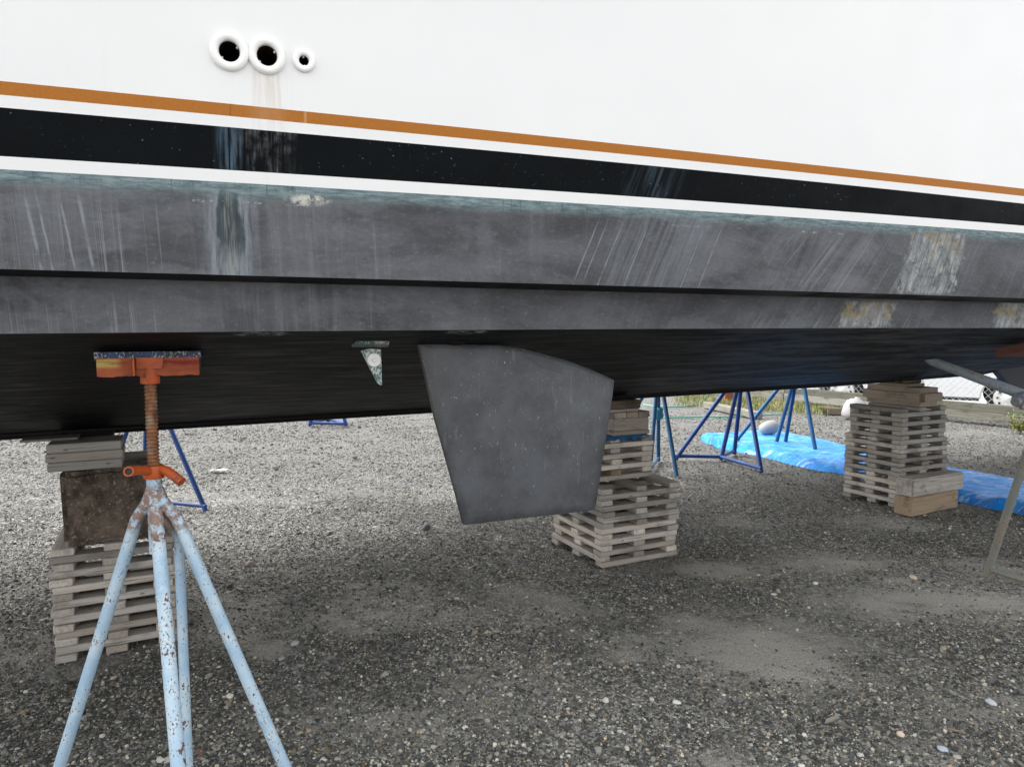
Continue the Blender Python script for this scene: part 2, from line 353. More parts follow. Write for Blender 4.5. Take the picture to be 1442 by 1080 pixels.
def make_wood(name, c1, c2, dirt=0.5, dark=(0.05, 0.042, 0.034)):
    m = M(name, 0.88, 0.15); v = m.coord('Object'); x, y, z = m.xyz(v); r = m.rnd()
    g = m.noise(m.vec(x * 2.2 + r * 40, y * 55, z * 55), 1.0, 5, 0.65, 0.6); bl = m.noise(m.vec(x * 5 + r * 70, y * 9, z * 9), 1.0, 4, .6)
    c = m.mix(m.rng(g, .3, .7), c1, c2)
    c = m.mix(m.rng(r, 0, 1, 0, .75), c, tuple((a * .5 + b * .2) for a, b in zip(c1, dark)))
    grey = m.rng((r * 7.31).fr(), 0.35, 0.9); c = m.mix(grey * .45, c, (0.33, 0.32, 0.305))
    c = m.mix(m.rng(bl, .52, .72) * dirt, c, dark)
    c = m.mix(m.rng(m.noise(m.vec(x * 4 + r * 9, y * 120, z * 120), 1, 3, .6), .60, .68) * .6, c, dark)
    vo = m.vor(m.vec(x * 7 + r * 90, y * 18, z * 18), 1.0, 'Distance'); c = m.mix(m.rng(vo, .06, .11, .7, 0), c, dark)
    return m.set('Base Color', c).bump(g, 0.5, 0.004)
def make_plain(name, col, rough=.6, spec=.4, var=.25, metal=0, scale=20):
    m = M(name, rough, spec, metal); v = m.coord('Object')
    return m.set('Base Color', m.mix(m.noise(v, scale, 4, .65), tuple(c * (1 - var) for c in col), tuple(min(1, c * (1 + var)) for c in col)))
def make_chipped(name, paint, paint2, rust=(0.20, 0.075, 0.035), amt=.62, rough=.5, pale=0.0):
    m = M(name, rough, .4); v = m.coord('Position')
    q_ = m.xyz(v); n = m.noise(m.vec(q_[0] * 1.3, q_[1] * 1.3, q_[2] * .7), 150, 3, .6); big = m.noise(v, 9, 3, .6); mid = m.noise(v, 24, 4, .6)
    c = m.mix(m.rng(big, .35, .65), paint, paint2)
    c = m.mix(m.rng(mid, .52, .68) * pale, c, (0.62, 0.74, 0.80)) if pale else c
    th = m.rng(n + (mid - 0.5) * 0.45 + (big - .5) * .25, amt - .01, amt + .015)
    c = m.mix(m.rng(n + (mid - 0.5) * 0.45 + (big - .5) * .25, amt - .035, amt - .015) * (.8 if pale else .15), c, (0.42, 0.36, 0.28))
    if pale: th = th.mx(m.rng(m.noise(v, 13, 5, .7), .615, .63))
    rc = m.mix(m.noise(v, 150, 3), tuple(.45 * q for q in rust), tuple(1.4 * q for q in rust)); c = m.mix(th, c, rc)
    # bare rusted weld zone near the top of the legs
    x, y, z = m.xyz(v); wz = m.rng(z + (mid - .5) * .14, .84, .90) * m.rng(z, 1.0, 1.035, 1, 0)
    c = m.mix(wz * m.rng(m.noise(v, 40, 4, .7), .38, .55), c, m.mix(m.noise(v, 60, 3), (0.16, 0.09, 0.06), (0.30, 0.21, 0.17)))
    return m.set('Base Color', c).bump(th * -1.0, .4, .002)
WHITE, GOLD, BLACK, AFU, AFL, BOT = make_white(), make_gold(), make_black(), make_antifoul(), make_antifoul(True), make_bottom()
PINE = make_wood('weathered_pine', (0.42, 0.37, 0.315), (0.62, 0.565, 0.50), .4)
GREYWOOD = make_wood('grey_weathered_wood', (0.29, 0.265, 0.235), (0.46, 0.43, 0.39), .45)
OLDWOOD = make_wood('dark_old_timber', (0.075, 0.055, 0.041), (0.15, 0.115, 0.088), .6, (0.018, 0.014, 0.011))
BROWN = make_wood('brown_timber', (0.27, 0.20, 0.135), (0.40, 0.31, 0.22), .5)
def make_endgrain():
    m = M('mossy_concrete_dark', .95, .1); v = m.coord('Object'); n = m.noise(v, 9, 6, .75); f = m.noise(v, 70, 4, .7)
    c = m.mix(m.rng(n, .3, .7), (0.040, 0.031, 0.024), (0.17, 0.135, 0.105)); c = m.mix(m.rng(f, .54, .72), c, (0.30, 0.255, 0.21))
    c = m.mix(m.rng(m.noise(v, 4, 4, .6), .62, .72) * .4, c, (0.16, 0.045, 0.022))
    return m.set('Base Color', c).bump(f + n * 2, .8, .01)
DARKBLOCK = make_endgrain()
FENCEWOOD = make_wood('mossy_grey_timber', (0.13, 0.125, 0.10), (0.27, 0.255, 0.22), .7, (0.05, 0.055, 0.03))
BLUEPAINT = make_chipped('blue_stand_paint', (0.008, 0.050, 0.21), (0.006, 0.036, 0.15), amt=.80)
TEALPAINT = make_chipped('teal_stand_paint', (0.010, 0.085, 0.19), (0.007, 0.06, 0.15), amt=.78)
PALEBLUE = make_chipped('pale_blue_chipped_paint', (0.33, 0.48, 0.62), (0.46, 0.58, 0.67), rust=(.13, .07, .05), amt=.648, pale=.4)
ORANGE = make_chipped('orange_chipped_paint', (0.46, 0.085, 0.014), (0.34, 0.062, 0.014), rust=(.08, .035, .02), amt=.64)
RUSTY = make_plain('rusty_steel', (0.17, 0.075, 0.038), .8, .3, .55, .3, 60)
GREYSTEEL = make_chipped('grey_blue_worn_steel', (0.17, 0.20, 0.19), (0.23, 0.21, 0.17), amt=.63)

# ------------------------------------------------------------ ground
def gh(x, y):
    return (fbm(np.asarray(x) * .55 + 40, np.asarray(y) * .55 + 40, 3) - .5) * 0.05 + (fbm(np.asarray(x) * 3 + 9, np.asarray(y) * 3, 2) - .5) * 0.014 - 0.016
BLOBS = [(1005, 800, .40, .16, .9), (1075, 915, .42, .33, .95), (1350, 850, .75, .24, .8), (930, 800, .30, .15, .5), (1180, 790, .5, .18, .55), (700, 960, .35, .3, .35), (600, 1010, .5, .2, .35), (1000, 880, .3, .3, .5)]
BLOBS = [(G(px, py).x, G(px, py).y, rx, ry, s) for px, py, rx, ry, s in BLOBS]
def silt(x, y):
    n = fbm(np.asarray(x) * 1.3 + 5, np.asarray(y) * 1.9 + 8, 4); f = fbm(np.asarray(x) * 7 + 50, np.asarray(y) * 9, 3)
    s = np.clip((n - .56) * 3.5, 0, .5)
    for bx, by, rx, ry, k in BLOBS:
        d = ((x - bx) / rx) ** 2 + ((y - by) / ry) ** 2; s = np.maximum(s, 1.25 * k * np.exp(-d * 1.0))
    g2 = fbm(np.asarray(x) * 20 + 3, np.asarray(y) * 24, 3); g3 = fbm((np.asarray(x) - np.asarray(y) * .6) * 3 + 20, (np.asarray(y) + np.asarray(x) * .5) * 12, 3)
    return np.clip(s * 1.5 * np.clip(f * .7 + .5 * g2 + g3 * .9 - .35, 0, 1.2), 0, 1)
def make_ground():
    m = M('gravel_ground', .95, .12); v = m.coord('Position'); x, y, z = m.xyz(v); si = m.attr('silt')
    dist = m.noise(v, 30, 2, col=True); 
    c1 = m.vor(v, 95, 'Color'); r1 = m.xyz(c1)[0]; d1 = m.vor(v, 95, 'Distance')
    c2 = m.vor(v, 42, 'Color'); r2 = m.xyz(c2)[1]; d2 = m.vor(v, 42, 'Distance')
    st = [(0, (0.03, 0.03, 0.03)), (.3, (0.09, 0.09, 0.087)), (.58, (0.19, 0.19, 0.18)), (.8, (0.34, 0.33, 0.31)), (.94, (0.5, 0.49, 0.45)), (1, (0.68, 0.67, 0.63))]
    col = m.ramp(r1, st); col2 = m.ramp(r2, st)
    pick = m.rng(m.noise(v, 26, 3, .6), .48, .54); col = m.mix(pick, col, col2)
    fine = m.noise(v, 240, 4, .8); sand = m.mix(m.rng(fine, .3, .7), (0.05, 0.049, 0.043), (0.23, 0.223, 0.198))
    n2 = m.noise(v, .9, 4, .6); col = m.mix(m.rng(n2, .3, .7, .15, .5), col, sand)
    dust = m.mix(m.rng(fine, .35, .7), (0.17, 0.163, 0.145), (0.62, 0.60, 0.54))
    far = m.rng(y, 4.8, 8.0); col = m.mix(far * .6, col, m.mix(m.rng(m.noise(v, 60, 5, .8), .38, .62), (.04, .04, .038), (.23, .225, .215)))  # gravel retoned by distance, brightness of the open ground put into colour
    col = m.mix((si * 1.1).mn(1.0), col, dust)
    near_dark = m.rng(m.noise(v, .55, 3), .36, .60, .72, 1.05); near_tone = (m.rng(y, 3.5, 7.0)).mx(near_dark)  # dark patches on near gravel only, hull shade painted into the tone
    mul = m.nt.nodes.new('ShaderNodeVectorMath'); mul.operation = 'SCALE'; m.nt.links.new(col.k, mul.inputs[0]); m.nt.links.new(near_tone.k, mul.inputs['Scale'])
    hgt = (1 - d1) * .5 + (1 - d2) * .5 + fine * .4
    return m.set('Base Color', S(m.nt, mul.outputs[0])).bump(hgt, .9, .012)
GROUND = make_ground()
xs = np.concatenate([np.array([-900, -300, -100, -40, -20]), np.linspace(-12, -3.6, 60), np.linspace(-3.5, 5, 420), np.linspace(5.1, 14, 80), np.array([22, 45, 100, 300, 900])])
ys = np.concatenate([np.array([-400, -100, -30, -8, -2, 0]), np.linspace(1.0, 6, 240), np.linspace(6.1, 16, 120), np.linspace(17, 30, 14), np.array([45, 90, 200, 500, 1500])])
XX, YY = np.meshgrid(xs, ys, indexing='ij')
fade = np.clip((18 - YY) / 4, 0, 1) * np.clip((14 - np.abs(XX)) / 3, 0, 1)
ZZ = gh(XX, YY) * fade
SI = silt(XX, YY) * np.clip((6.5 - YY) / 1.5, 0, 1)
gm = MB(); gm.grid([(a, b, c) for a, b, c in zip(XX.ravel(), YY.ravel(), ZZ.ravel())], len(xs), len(ys))
g = gm.build('ground', GROUND, smooth='all'); g['kind'] = 'structure'
at = g.data.attributes.new('silt', 'FLOAT', 'POINT'); at.data.foreach_set('value', SI.ravel().astype(np.float32))
g['label'] = 'grey gravel yard under the boat with pale silty patches'
if g.data.polygons[0].normal.z < 0: g.data.flip_normals()

# pebbles (uncountable gravel): points + geometry nodes
def gravel(N, ymin, ymax, rmed, rsig, name, label, thr=1.0, sink=.25):
    u = np.random.rand(N); yy = ymin * (ymax / ymin) ** u; xx = (np.random.rand(N) * 2 - 1) * (yy * .86 + .35)
    s = silt(xx, yy); clump = fbm(xx * 2.1 + 70, yy * 2.1 + 3, 3)
    keep = np.random.rand(N) > np.clip(s * 1.0 * thr + np.clip((.5 - clump) * 2.4, 0, .55), 0, .95)
    xx, yy = xx[keep], yy[keep]; n = len(xx)
    rr = rmed * np.exp(np.random.randn(n) * rsig) * np.clip(yy / 5, 1, 2.0)
    zz = gh(xx, yy) + rr * (.55 - sink)
    me = bpy.data.meshes.new(name); me.vertices.add(n); me.vertices.foreach_set('co', np.stack([xx, yy, zz], 1).ravel().astype(np.float32))
    sc = np.stack([rr * (.8 + .6 * np.random.rand(n)), rr * (.7 + .5 * np.random.rand(n)), rr * (.45 + .4 * np.random.rand(n))], 1)
    ro = np.stack([np.random.randn(n) * .35, np.random.randn(n) * .35, np.random.rand(n) * 6.28], 1)
    for nm, arr in (('scl', sc), ('rot', ro)):
        t = me.attributes.new(nm, 'FLOAT_VECTOR', 'POINT'); t.data.foreach_set('vector', arr.ravel().astype(np.float32))
    t = me.attributes.new('pick', 'INT', 'POINT'); t.data.foreach_set('value', np.random.randint(0, 3, n).astype(np.int32))
    o = bpy.data.objects.new(name, me); COL.objects.link(o); o['kind'] = 'stuff'; o['label'] = label; o['category'] = 'gravel'
    ng = bpy.data.node_groups.new(name, 'GeometryNodeTree')
    ng.interface.new_socket('Geometry', in_out='INPUT', socket_type='NodeSocketGeometry'); ng.interface.new_socket('Geometry', in_out='OUTPUT', socket_type='NodeSocketGeometry')
    gi = ng.nodes.new('NodeGroupInput'); go = ng.nodes.new('NodeGroupOutput'); L = ng.links.new
    join = ng.nodes.new('GeometryNodeGeometryToInstance')
    for k in range(3):
        ico = ng.nodes.new('GeometryNodeMeshIcoSphere'); ico.inputs['Radius'].default_value = 1; ico.inputs['Subdivisions'].default_value = 2
        spn = ng.nodes.new('GeometryNodeSetPosition'); nz = ng.nodes.new('ShaderNodeTexNoise'); nz.inputs['Scale'].default_value = 1.1; nz.noise_dimensions = '4D'; nz.inputs['W'].default_value = k * 7.7
        sub = ng.nodes.new('ShaderNodeVectorMath'); sub.operation = 'SUBTRACT'; sub.inputs[1].default_value = (.5, .5, .5)
        scn = ng.nodes.new('ShaderNodeVectorMath'); scn.operation = 'SCALE'; scn.inputs['Scale'].default_value = 1.5
        L(nz.outputs['Color'], sub.inputs[0]); L(sub.outputs[0], scn.inputs[0]); L(scn.outputs[0], spn.inputs['Offset']); L(ico.outputs['Mesh'], spn.inputs['Geometry'])
        sm = ng.nodes.new('GeometryNodeSetMaterial'); sm.inputs['Material'].default_value = PEB.m; L(spn.outputs[0], sm.inputs['Geometry'])
        L(sm.outputs[0], join.inputs[0])
    iop = ng.nodes.new('GeometryNodeInstanceOnPoints'); L(gi.outputs[0], iop.inputs['Points']); L(join.outputs[0], iop.inputs['Instance'])
    iop.inputs['Pick Instance'].default_value = True
    def att(nm, dt_):
        a = ng.nodes.new('GeometryNodeInputNamedAttribute'); a.data_type = dt_; a.inputs['Name'].default_value = nm; return a.outputs['Attribute']
    L(att('pick', 'INT'), iop.inputs['Instance Index']); L(att('scl', 'FLOAT_VECTOR'), iop.inputs['Scale'])
    e2r = ng.nodes.new('FunctionNodeEulerToRotation'); L(att('rot', 'FLOAT_VECTOR'), e2r.inputs[0]); L(e2r.outputs[0], iop.inputs['Rotation'])
    L(iop.outputs[0], go.inputs[0])
    md = o.modifiers.new('gravel', 'NODES'); md.node_group = ng
    return o
def make_pebble():
    m = M('pebble_stone', .85, .25); r = m.rnd(); r2 = (r * 37.77).fr(); v = m.coord('Object')
    c = m.ramp(r, [(0, (0.020, 0.022, 0.024)), (.25, (0.055, 0.059, 0.061)), (.50, (0.122, 0.124, 0.116)), (.74, (0.25, 0.246, 0.222)), (.89, (0.38, 0.368, 0.33)), (1, (0.66, 0.65, 0.60))])
    tint = m.ramp(r2, [(0, (0.46, 0.5, 0.50)), (.5, (0.515, 0.5, 0.475)), (.80, (0.54, 0.5, 0.43)), (.97, (0.60, 0.50, 0.36)), (1, (0.62, 0.40, 0.26))])
    c = m.mix(1.0, c, tint, 'MULTIPLY'); n = m.nt.nodes.new('ShaderNodeVectorMath'); n.operation = 'SCALE'; n.inputs['Scale'].default_value = 2.0
    m.nt.links.new(c.k, n.inputs[0]); c = S(m.nt, n.outputs[0])
    c = m.mix(m.rng(m.noise(v, 3, 3, .7), .4, .7) * .35, c, (0.16, 0.155, 0.145))
    ps = m.coord('Position'); px_, py_, pz_ = m.xyz(ps); far_tone = m.rng(py_ + (m.noise(ps, .6, 3) - .5) * 4, 4.6, 7.5)  # distance mask: light on the ground beyond the hull goes into pebble colour
    c = m.mix(far_tone * .6, c, m.mix((r * 11.3).fr(), (0.035, 0.035, 0.033), (0.20, 0.195, 0.183)))
    near_dark = m.rng(m.noise(ps, .55, 3), .36, .60, .25, 0.0) * (1 - far_tone); c = m.mix(near_dark, c, (0.02, 0.021, 0.022))  # near pebbles darkened in patches, painted shade under the hull
    return m.set('Base Color', c)
PEB = make_pebble()
gravel(330000, 1.6, 13.0, .0030, .42, 'gravel', 'loose grey gravel scattered over the whole yard')
gravel(15000, 1.6, 12.0, .0062, .30, 'coarse_gravel', 'coarser pebbles mixed into the gravel of the yard', .8)

# ------------------------------------------------------------ BOAT
boat = thing('motor_boat', 'large white boat hull on blocks with gold and black stripes and dark grey underside', 'boat', W3(0, 0, 0))
BI = Matrix.Translation(-W3(0, 0, 0))
def bl(p): return BI @ Vector(p)
AST = [A0 + (A1 - A0) * i / 150 for i in range(151)]
def side_point(a, h, o, sgn=1): return bl(W3(a, sgn * (beam(a) + o * flare_end(a) * (1 if a < A1 else 0)), h))
def strip(name, mat, lo, hi, sgn, rows=2, olo=None, ohi=None, skip=None):
    mb = MB(); uvs = []; dts = []; pts = []
    for a in AST:
        h0, h1 = lo(a), hi(a)
        for j in range(rows):
            t = j / (rows - 1); h = h0 + (h1 - h0) * t; o = olo + (ohi - olo) * t
            pts.append(side_point(a, h, o, sgn)); uvs.append((a + (100 if sgn < 0 else 0), h)); dts.append(h1 - h)
    mb.grid(pts, len(AST), rows)
    if skip: mb.f = [f for f in mb.f if not skip(f, uvs)]
    finish_strip(mb, name, mat, uvs, dts, sgn)
    return mb
def finish_strip(mb, name, mat, uvs, dts, sgn):
    me = bpy.data.meshes.new(name); me.from_pydata([tuple(v) for v in mb.v], [], mb.f); me.update()
    uvl = me.uv_layers.new(name='UVMap'); li = np.zeros(len(me.loops), int); me.loops.foreach_get('vertex_index', li)
    uvl.data.foreach_set('uv', np.array(uvs, float)[li].ravel())
    at = me.attributes.new('dt', 'FLOAT', 'POINT'); at.data.foreach_set('value', np.array(dts, np.float32))
    me.polygons.foreach_set('use_smooth', [True] * len(me.polygons))
    me.materials.append(mat.m); o = bpy.data.objects.new(name, me); COL.objects.link(o); o.parent = boat
    if sgn > 0: me.flip_normals()
    return o
ln = lambda k: (lambda a: line(k, a))
HOLES = [(323, 73, 25.5, 13.2), (376, 79, 24.5, 13.0), (428, 86, 15, 6.3)]
HC = []
OTOP = 0.137
for px, py, ro, ri in HOLES:
    a, h = side_hit(px, py, OTOP + .012); a_, h_ = side_hit(px + 10, py, OTOP + .012)
    p = W3(a, beam(a) + OTOP, h); k = (p - Vector((0, 0, EYE))).length / FPX * 1.02
    depth = p.y; k = depth / FPX
    HC.append((a, h, ro * k, ri * k))
def topside(sgn):
    # planar-offset wall with real openings on the near side
    mb = MB(); uvs = []; dts = []
    def V(a, h):
        t = (h - line('gold_top', a)) / (TOPH(a) - line('gold_top', a)); o = OTOP + t * 0.10 + max(0, a - 6) * 0.05 * t
        mb.v.append(tuple(side_point(a, h, o, sgn))); uvs.append((a + (100 if sgn < 0 else 0), h)); dts.append(0.0); return len(mb.v) - 1
    cells = []
    if sgn > 0:
        cs = sorted(HC)
        hlo, hhi = min(h - r for a, h, r, _ in cs) - .03, max(h + r for a, h, r, _ in cs) + .03
        mids = [cs[0][0] - .09] + [(cs[i][0] + cs[i + 1][0]) / 2 for i in range(2)] + [cs[2][0] + .06]
        A = sorted([a for a in AST if a < mids[0] - .02 or a > mids[-1] + .02] + mids)
    else: A = list(AST); mids = []
    def quad(a0, a1, f0, f1, rows):
        for j in range(rows):
            i0 = V(a0, f0(a0) + (f1(a0) - f0(a0)) * j / rows); i1 = V(a1, f0(a1) + (f1(a1) - f0(a1)) * j / rows)
            i2 = V(a1, f0(a1) + (f1(a1) - f0(a1)) * (j + 1) / rows); i3 = V(a0, f0(a0) + (f1(a0) - f0(a0)) * (j + 1) / rows)
            mb.f.append((i0, i3, i2, i1) if False else (i0, i1, i2, i3))
    for a0, a1 in zip(A, A[1:]):
        if sgn > 0 and a0 >= mids[0] - 1e-6 and a1 <= mids[-1] + 1e-6:
            quad(a0, a1, ln('gold_top'), lambda a: hlo, 2); quad(a0, a1, lambda a: hhi, TOPH, 6)
            ca, ch, cr, ci = [c for c in cs if a0 < c[0] < a1][0]; n = 48; rc, rr = [], []
            for k in range(n):
                an = 2 * math.pi * k / n; dx, dy = math.cos(an), math.sin(an)
                tx = ((a1 - ca) / dx) if dx > 1e-9 else ((a0 - ca) / dx if dx < -1e-9 else 1e9)
                ty = ((hhi - ch) / dy) if dy > 1e-9 else ((hlo - ch) / dy if dy < -1e-9 else 1e9)
                t = min(tx, ty); rr.append(V(ca + dx * t, ch + dy * t)); rc.append(V(ca + dx * ci * 1.15, ch + dy * ci * 1.15))
            for k in range(n): mb.f.append((rc[k], rr[k], rr[(k + 1) % n], rc[(k + 1) % n]))
            for cx, cy in ((a0, hlo), (a0, hhi), (a1, hlo), (a1, hhi)):   # corner fills
                kk = [k for k in range(n)]
                best = min(kk, key=lambda k: (uvs[rr[k]][0] - cx) ** 2 + (uvs[rr[k]][1] - cy) ** 2)
                ang = math.atan2(cy - ch, cx - ca) % (2 * math.pi); k = int(ang / (2 * math.pi) * n); c = V(cx, cy); mb.f.append((rr[k % n], c, rr[(k + 1) % n]))
        else: quad(a0, a1, ln('gold_top'), TOPH, 8)
    o = finish_strip(mb, 'topside', WHITE, uvs, dts, 0)
    bm = bmesh.new(); bm.from_mesh(o.data); bmesh.ops.remove_doubles(bm, verts=bm.verts, dist=2e-5); bmesh.ops.recalc_face_normals(bm, faces=bm.faces); bm.to_mesh(o.data); bm.free()
    return o
for sgn in (1, -1):
    strip('waterline_stripe', WHITE, ln('boot'), ln('blk_bot'), sgn, 2, OFF['boot'], OFF['blk_bot'])
    strip('black_stripe', BLACK, ln('blk_bot'), ln('blk_top'), sgn, 4, OFF['blk_bot'], OFF['blk_top'])
    strip('white_stripe', WHITE, ln('blk_top'), ln('gold_bot'), sgn, 2, OFF['blk_top'], OFF['gold_bot'])
    strip('gold_stripe', GOLD, ln('gold_bot'), ln('gold_top'), sgn, 2, OFF['gold_bot'], OFF['gold_top'])
    topside(sgn)
    strip('upper_strake', AFU, ln('up_bot'), ln('boot'), sgn, 10, OFF['up_bot'], OFF['boot'])
    strip('lower_strake', AFL, ln('chine'), ln('low_top'), sgn, 6, 0.0, OFF['low_top'])
    # underside of the upper strake (the recessed step), coloured black to paint in its shadow
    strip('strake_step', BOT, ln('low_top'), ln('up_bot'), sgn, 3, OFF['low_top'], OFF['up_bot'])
# bottom
mb = MB(); uvs = []; dts = []; pts = []; NB = 17
for a in AST:
    B = beam(a); hc = line('chine', a); k = min(keel(a), hc - .02)
    row = []
    for j in range(-NB, NB + 1):
        t = abs(j) / NB; b = B * t * (1 if j >= 0 else -1)
        h = k + (hc - k) * (t ** 0.97); h += -0.004 * math.sin(t * math.pi) + (.006 * (float(vnoise(a * 1.7 + 9, t * 4)) - .5) if 0 < t < 1 else 0)
        pts.append(bl(W3(a, b, h))); uvs.append((a, B - abs(b))); dts.append(0.0)
mb.grid(pts, len(AST), 2 * NB + 1); o = finish_strip(mb, 'hull_bottom', BOT, uvs, dts, 0)
# deck, transom
mb = MB(); pts = []
for a in AST:
    for j in range(-4, 5): pts.append(bl(W3(a, (beam(a) + (OTOP + .10) * flare_end(a) - .002) * j / 4, TOPH(a) - .02)))
mb.grid(pts, len(AST), 9); mb.build('deck', WHITE, boat, smooth='all')
mb = MB(); prof = [(0.0, keel(A0))] + [(beam(A0) + OFF[k], line(k, A0)) for k in ('chine', 'low_top', 'up_bot', 'boot', 'blk_bot', 'blk_top', 'gold_bot', 'gold_top')]
prof[1] = (beam(A0), prof[1][1]); prof += [(beam(A0) + OTOP + .10, TOPH(A0))]
loop = [bl(W3(A0, b, h)) for b, h in prof] + [bl(W3(A0, -b, h)) for b, h in reversed(prof[1:])]
mb.add(loop, [tuple(range(len(loop)))]); mb.build('transom', WHITE, boat)
# keel strip
mb = MB(); mb.tube([bl(W3(a, 0, keel(a) - .004)) for a in AST[:130]], .022, 8); mb.build('keel_strip', BOT, boat, smooth='all')
# outlets
FIT_W = make_plain('white_plastic', (0.86, 0.86, 0.84), .3, .45, .02)
INNER = make_plain('sooty_pipe', (0.012, 0.010, 0.009), .5, .4, .5)
INN2 = make_plain('rusty_sooty_pipe', (0.030, 0.014, 0.008), .5, .4, .6)
for i, (a, h, ro, ri) in enumerate(HC):
    c = side_point(a, h, OTOP + 0.10 * (h - line('gold_top', a)) / (TOPH(a) - line('gold_top', a)))
    t1 = (side_point(a + .05, h, OTOP) - side_point(a - .05, h, OTOP)).normalized()
    up = (side_point(a, h + .1, OTOP + .01) - side_point(a, h, OTOP)).normalized(); nrm = t1.cross(up).normalized()
    if nrm.y > 0: nrm = -nrm
    mt = orient(c, nrm)
    th = .009 if i < 2 else .006
    prof = [(ro, -.002), (ro, .003), (ro * .985, .006)] + [(ri + (ro - ri) * (.5 + .47 * math.cos(q)), .006 + th * math.sin(q)) for q in np.linspace(.25, math.pi - .15, 10)] + [(ri * 1.0, .002), (ri, -.004)]
    mb = MB(); mb.lathe(prof, 48, mt); fl = mb.build('through_hull_outlet', FIT_W, boat, smooth='all')
    mb = MB(); mb.lathe([(ri * 1.001, .001), (ri * .97, -.004), (ri * .96, -.16), (.0005, -.161)], 32, mt); mb.build('bore', INN2 if i == 1 else INNER, fl, smooth='all')
    mb = MB()
    for q in ((2.5, .72),) if i < 2 else ((4.7, .6),):
        pass
    for an in (R(-140), R(35)) if i < 2 else (R(-80), R(95)):
        mb = MB(); e = mt @ Vector((math.cos(an) * ri * .93, math.sin(an) * ri * .93, -.004)); mb.lathe([(.0005, .004), (.002, .0035), (.003, 0), (.003, -.006)], 8, orient(e, nrm)); mb.build('clip', FIT_W, fl, smooth='all')
# rudder: traced outline on a plane parallel to the keel, real thickness
def plane_pt(px, py, b0, da=0.0):
    d = ray(px, py); o = Vector((0, 0, EYE)); n = cB
    t = (b0 - (o - O0).dot(n)) / d.dot(n); p = o + d * t; return AB(p)[0], p.z
RB = 1.70
out = [(588, 485), (640, 484.5), (700, 486), (735, 491), (795, 507), (830, 520), (863, 535), (860, 560), (836, 717), (652, 738), (640, 690), (612, 590)]
poly = [plane_pt(x, y, RB) for x, y in out]
def make_rud():
    m = M('grey_rudder_paint', .55, .4); v = m.coord('Object'); n = m.noise(v, 7, 5, .65); f = m.noise(v, 120, 5, .85); x, y, z = m.xyz(v)
    c = m.mix(m.rng(n, .3, .7), (0.044, 0.046, 0.051), (0.080, 0.085, 0.095)); c = m.mix(m.rng(f, .6, .78) * .6, c, (0.21, 0.225, 0.24))
    vs = m.noise(m.vec(x * 40, y * 40, z * 5), 1, 4, .7); c = m.mix(m.rng(vs, .60, .72) * .22, c, (0.28, 0.31, 0.33))
    c = m.mix(m.rng(m.noise(m.vec(x * 90, y * 90, z * 45), 1, 3, .8), .66, .71) * .7, c, (0.42, 0.45, 0.47))
    c = m.mix(m.rng(m.noise(v, 2.2, 3, .6), .5, .62) * .35, c, (0.072, 0.066, 0.062))
    return m.set('Base Color', c).set('Roughness', m.rng(f, .3, .7, .40, .62)).bump(n + f * .3, .25, .006)
RUD = make_rud()
am = sum(p[0] for p in poly) / len(poly)
rud = thing('rudder', None, None); del_ = rud
bpy.data.objects.remove(rud)
hm = sum(p[1] for p in poly) / len(poly)
verts_f, verts_b, ring_c = [], [], []
mb = MB(); n = len(poly)
def rp(a, h, db): return bl(W3(a, RB + db, h))
edge_t = .013
of = [rp(a, h, edge_t) for a, h in poly]; ob = [rp(a, h, -edge_t) for a, h in poly]
inn = [(am + (a - am) * .90, hm + (h - hm) * .92) for a, h in poly]
inf = [rp(a, h, .021) for a, h in inn]; inb = [rp(a, h, -.021) for a, h in inn]
mb.v = [tuple(q) for q in of + ob + inf + inb]
for i in range(n):
    j = (i + 1) % n
    mb.f += [(i, j, n + j, n + i), (i, 2 * n + i, 2 * n + j, j), (n + i, n + j, 3 * n + j, 3 * n + i)]
mb.f += [tuple(range(2 * n, 3 * n)), tuple(range(4 * n - 1, 3 * n - 1, -1))]
rud = mb.build('rudder', RUD, boat, bevel=.002, weld=True, smooth=True)
a_s = plane_pt(640, 490, RB)[0]
mb = MB(); mb.tube([bl(W3(a_s, RB, plane_pt(640, 486, RB)[1] - .001)), bl(W3(a_s, RB, 1.47))], .019, 16); mb.build('rudder_stock', RUSTY, boat, smooth=True)
mb = MB(); mb.lathe([(.040, .03), (.040, 0.012), (.03, .006), (.02, .004)], 20, Matrix.Translation(bl(W3(a_s, RB, 1.445)))); mb.build('stock_bearing', BOT, boat, smooth=True)
# bolted repair plate on rudder top right
pl = [plane_pt(x, y, RB + .02) for x, y in ((731, 492.5), (790, 508.5), (793, 524), (760, 514))]
mb = MB(); mb.v = [tuple(rp(a, h - .006, .0225)) for a, h in pl] + [tuple(rp(a, h - .006, .016)) for a, h in pl]
mb.f = [(0, 1, 2, 3), (0, 4, 5, 1), (1, 5, 6, 2), (2, 6, 7, 3), (3, 7, 4, 0), (7, 6, 5, 4)]; mb.build('rudder_plate', RUD, rud if False else boat, weld=True)
